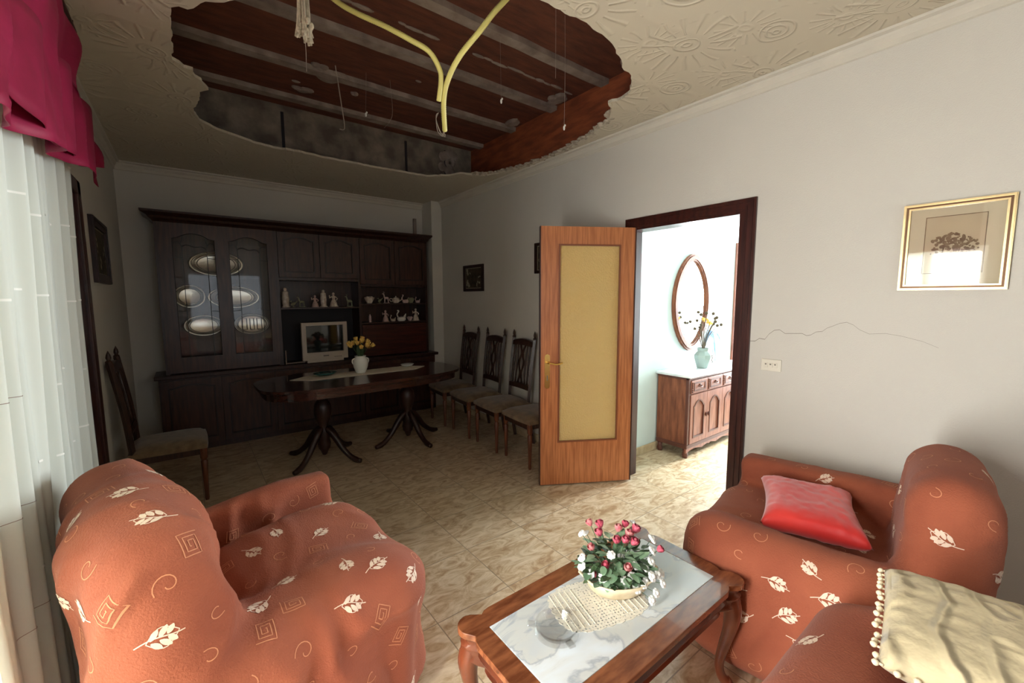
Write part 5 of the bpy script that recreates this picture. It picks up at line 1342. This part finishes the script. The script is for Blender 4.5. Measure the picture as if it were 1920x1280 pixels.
def on_curtain(u0, u1, zf, hw, mi, off=0.0016):
    for i in range(u0, u1):
        a, b = cx(i/NS, zf(i/NS)), cx((i+1)/NS, zf((i+1)/NS)); o_ = Vector((off, 0, 0))
        q = bm.faces.new([bm.verts.new(p+o_+Vector((0, 0, d))) for p, d in ((a, -hw), (b, -hw), (b, hw), (a, hw))]); q.material_index = mi
rnd = random.Random(2)
for z0_ in (2.10, 1.80, 1.50, 1.22, 0.96, 0.70, 0.45, 0.22):
    for c in range(17):
        pk = (c*2*PI+PI*0.5-0.5*math.sin(z0_*1.1))/(2*PI*12.5); i0 = int(pk*NS)+rnd.randint(-3, 3)
        if i0 < 175 or i0 > NS-9 or rnd.random() < 0.25: continue
        l = rnd.randint(4, 7); on_curtain(i0-l//2, i0+l//2+1, lambda t, z0_=z0_+rnd.uniform(-0.03, 0.03)+0.06*(0.7-pk): z0_, 0.0035, 1)
for z0_ in (1.28, 0.97, 0.66, 0.35): on_curtain(150, 196, lambda t, z0_=z0_: z0_-0.1*t, 0.001, 2)
ob('sheer_panel', bm, [m_sheer, m_stitch, m_crease], cu, smooth='all')
bm = NB(); tube(bm, [(-0.34, 0.2, 2.764), (-0.34, 2.95, 2.764)], 0.009, 10)
for y in (0.3, 1.6, 2.9): tube(bm, [(-0.34, y, 2.764), (-0.34, y, H)], 0.006, 6)
ob('curtain_rail', bm, m_doorframe, label='thin curtain rail under the ceiling above the valance', category='curtain rail')
# valance: swag with a hanging tail at its far end
va = thing('curtain_valance', (-0.35, 2.0, 2.70), label='crimson draped valance above the sheer curtain', category='valance')
bm = NB(); NS2, NZ2 = 150, 26; g = {}
def vbot(s):
    # bottom edge height against length
    y = 0.5+s*2.55
    swag = 2.05+0.10*abs(math.sin((y-0.45)*1.25))
    return swag
for i in range(NS2+1):
    s = i/NS2
    for j in range(NZ2+1):
        t = j/NZ2
        ytop = 0.5+s*2.17; ybot = 0.5+s*2.46
        y = ytop*(1-t)+ybot*t+0.05*math.sin(t*PI)*math.sin(t*7)*(s > 0.9)
        zb = 1.93+0.21*max(0, (s-0.45)/0.55)**1.2+0.012*math.sin(s*14)
        z = 2.74*(1-t)+zb*t
        f_ = s*9+t*2.2
        x = 0.028*math.sin(f_*2*PI*0.55+0.6)*(0.4+0.6*t)+0.010*math.sin(f_*2*PI*1.3)+0.025*noise.noise(Vector((s*6, t*3, 2)))+0.02*t
        g[i, j] = bm.verts.new((x+0.015, y-2.0, z-2.70))
for i in range(NS2):
    for j in range(NZ2): bm.faces.new((g[i, j], g[i+1, j], g[i+1, j+1], g[i, j+1]))
o = ob('swag', bm, m_magenta, va, smooth='all'); o.modifiers.new('s', 'SOLIDIFY').thickness = 0.003
bm = NB(); g = {}
for i in range(81):
    s = i/80
    for j in range(9):
        t = j/8; y = 0.5+2.40*s; z = 2.36-0.33*t+0.035*math.sin(s*9); x = 0.035+0.015*math.sin(s*34+t*3)+0.012*t
        g[i, j] = bm.verts.new((x, y-2.0+0.04*t, z-2.70-0.008*math.sin(s*30)))
for i in range(80):
    for j in range(8): bm.faces.new((g[i, j], g[i+1, j], g[i+1, j+1], g[i, j+1]))
o = ob('ruffle', bm, m_magenta, va, smooth='all'); o.modifiers.new('s', 'SOLIDIFY').thickness = 0.003

# ------------------------------------------------------------ things hanging in the ceiling hole
TL = [(1.044, 1.941, 2.465), (1.029, 1.887, 2.53), (1.011, 1.865, 2.570), (0.951, 1.847, 2.620), (0.876, 1.881, 2.660), (0.782, 1.952, 2.720), (0.699, 2.053, 2.790), (0.626, 2.134, 2.860), (0.502, 2.238, 3.000), (0.362, 2.384, 3.22)]
TR = [(1.137, 2.053, 2.380), (1.071, 1.940, 2.470), (1.059, 1.873, 2.540), (1.079, 1.793, 2.620), (1.146, 1.722, 2.720), (1.200, 1.691, 2.800), (1.257, 1.673, 2.870), (1.365, 1.641, 3.000), (1.513, 1.618, 3.22)]
def corrug(pts, r):
    P = smooth_path(pts, 30); out, rs = [], []
    for i, p in enumerate(P): out.append(p); rs.append(r*(1.0 if i % 2 else 0.88))
    return out, rs
for pts, lb in ((TL, 'yellow corrugated conduit looping down from the left of the hole'), (TR, 'yellow corrugated conduit curving down from the right of the hole')):
    P, rs = corrug(pts, 0.0125 if pts is TL else 0.0135); bm = NB(); tube(bm, P, rs, 10); ob('conduit', bm, m_tube, smooth='all', label=lb, category='conduit')
bm = NB()
for k in range(3):
    rnd = random.Random(k+1); tube(bm, smooth_path([(1.13, 2.055, 2.385), (1.13+rnd.uniform(-.01, .01), 2.055, 2.35), (1.10+rnd.uniform(-.03, .01), 2.05, 2.37), (1.085, 2.05, 2.42+0.01*k), (1.10, 2.05, 2.46)], 5), 0.0013, 5)
ob('loose_wire', bm, m_wire, label='thin looped wires at the end of the yellow conduits', category='wire')
# plaster soaked hemp hank
hh = thing('hemp_hank', (0.47, 2.05, 2.62), label='frayed off-white plaster hemp strand hanging at top left of the hole', category='hanger')
bm = NB(); rnd = random.Random(12)
for k in range(26):
    a = rnd.uniform(0, 2*PI); r = rnd.uniform(0, 0.014)
    z1 = rnd.uniform(-0.035, 0.0); w_ = rnd.uniform(0.012, 0.036)
    tube(bm, smooth_path([(r*math.cos(a), r*math.sin(a), 0.6), (r*math.cos(a)*1.2, r*math.sin(a)*1.2, 0.3), (r*math.cos(a)*1.6, r*math.sin(a)*1.6, 0.08), (w_*math.cos(a), w_*math.sin(a), z1)], 4), 0.0045, 5)
for k in range(22):
    a = rnd.uniform(0, 2*PI); w_ = rnd.uniform(0.0, 0.03); ell(bm, Vector((w_*math.cos(a), w_*math.sin(a), rnd.uniform(-0.02, 0.05))), (0.011, 0.011, 0.016), 6)
ob('strands', bm, m_rope, hh)
bm = NB(); tube(bm, [(0.0, 0, 0.0), (0.002, 0, -0.07), (0.0, 0.0, -0.15)], 0.0009, 4); ob('thread', bm, m_wire, hh)
WR = [([(1.95, 1.99, HT), (1.96, 1.995, 2.9), (2.02, 2.06, 2.6)], 0.0009, 'thin straight wire near the right end of the hole', (2.02, 2.06, 2.6)),
      ([(1.790, 1.902, HT), (1.798, 1.908, 2.78)], 0.0009, 'thin upper wire hanging beside the right conduit', None),
      ([(1.737, 2.374, HT), (1.742, 2.372, 2.80)], 0.0006, 'fine wire with a small pale connector right of the conduits', (1.742, 2.372, 2.80)),
      ([(0.985, 3.42, HT), (1.06, 3.56, 3.0), (1.123, 3.719, 2.90), (1.082, 3.712, 2.88)], 0.004, 'bent grey rod hanging from the mortar patch', None),
      ([(1.387, 3.379, HT), (1.41, 3.40, 3.0), (1.40, 3.44, 2.93), (1.383, 3.523, 2.90)], 0.0012, 'curved thin wire left of the conduit end', None),
      ([(1.20, 3.38, HT), (1.178, 3.359, 2.92)], 0.0008, 'fine wire with a white connector behind the conduits', (1.178, 3.359, 2.90))]
for pts, r, lb, blob in WR:
    bm = NB(); tube(bm, smooth_path(pts, 4), r, 5)
    o = ob('hanging_wire', bm, m_wire, label=lb, category='wire')
    if blob:
        bm = NB(); ell(bm, Vector(blob), (0.008, 0.006, 0.016), 7); ell(bm, Vector(blob)+Vector((0.008, 0, 0.018)), (0.006, 0.005, 0.008), 6)
        ob('connector', bm, m_white, o)
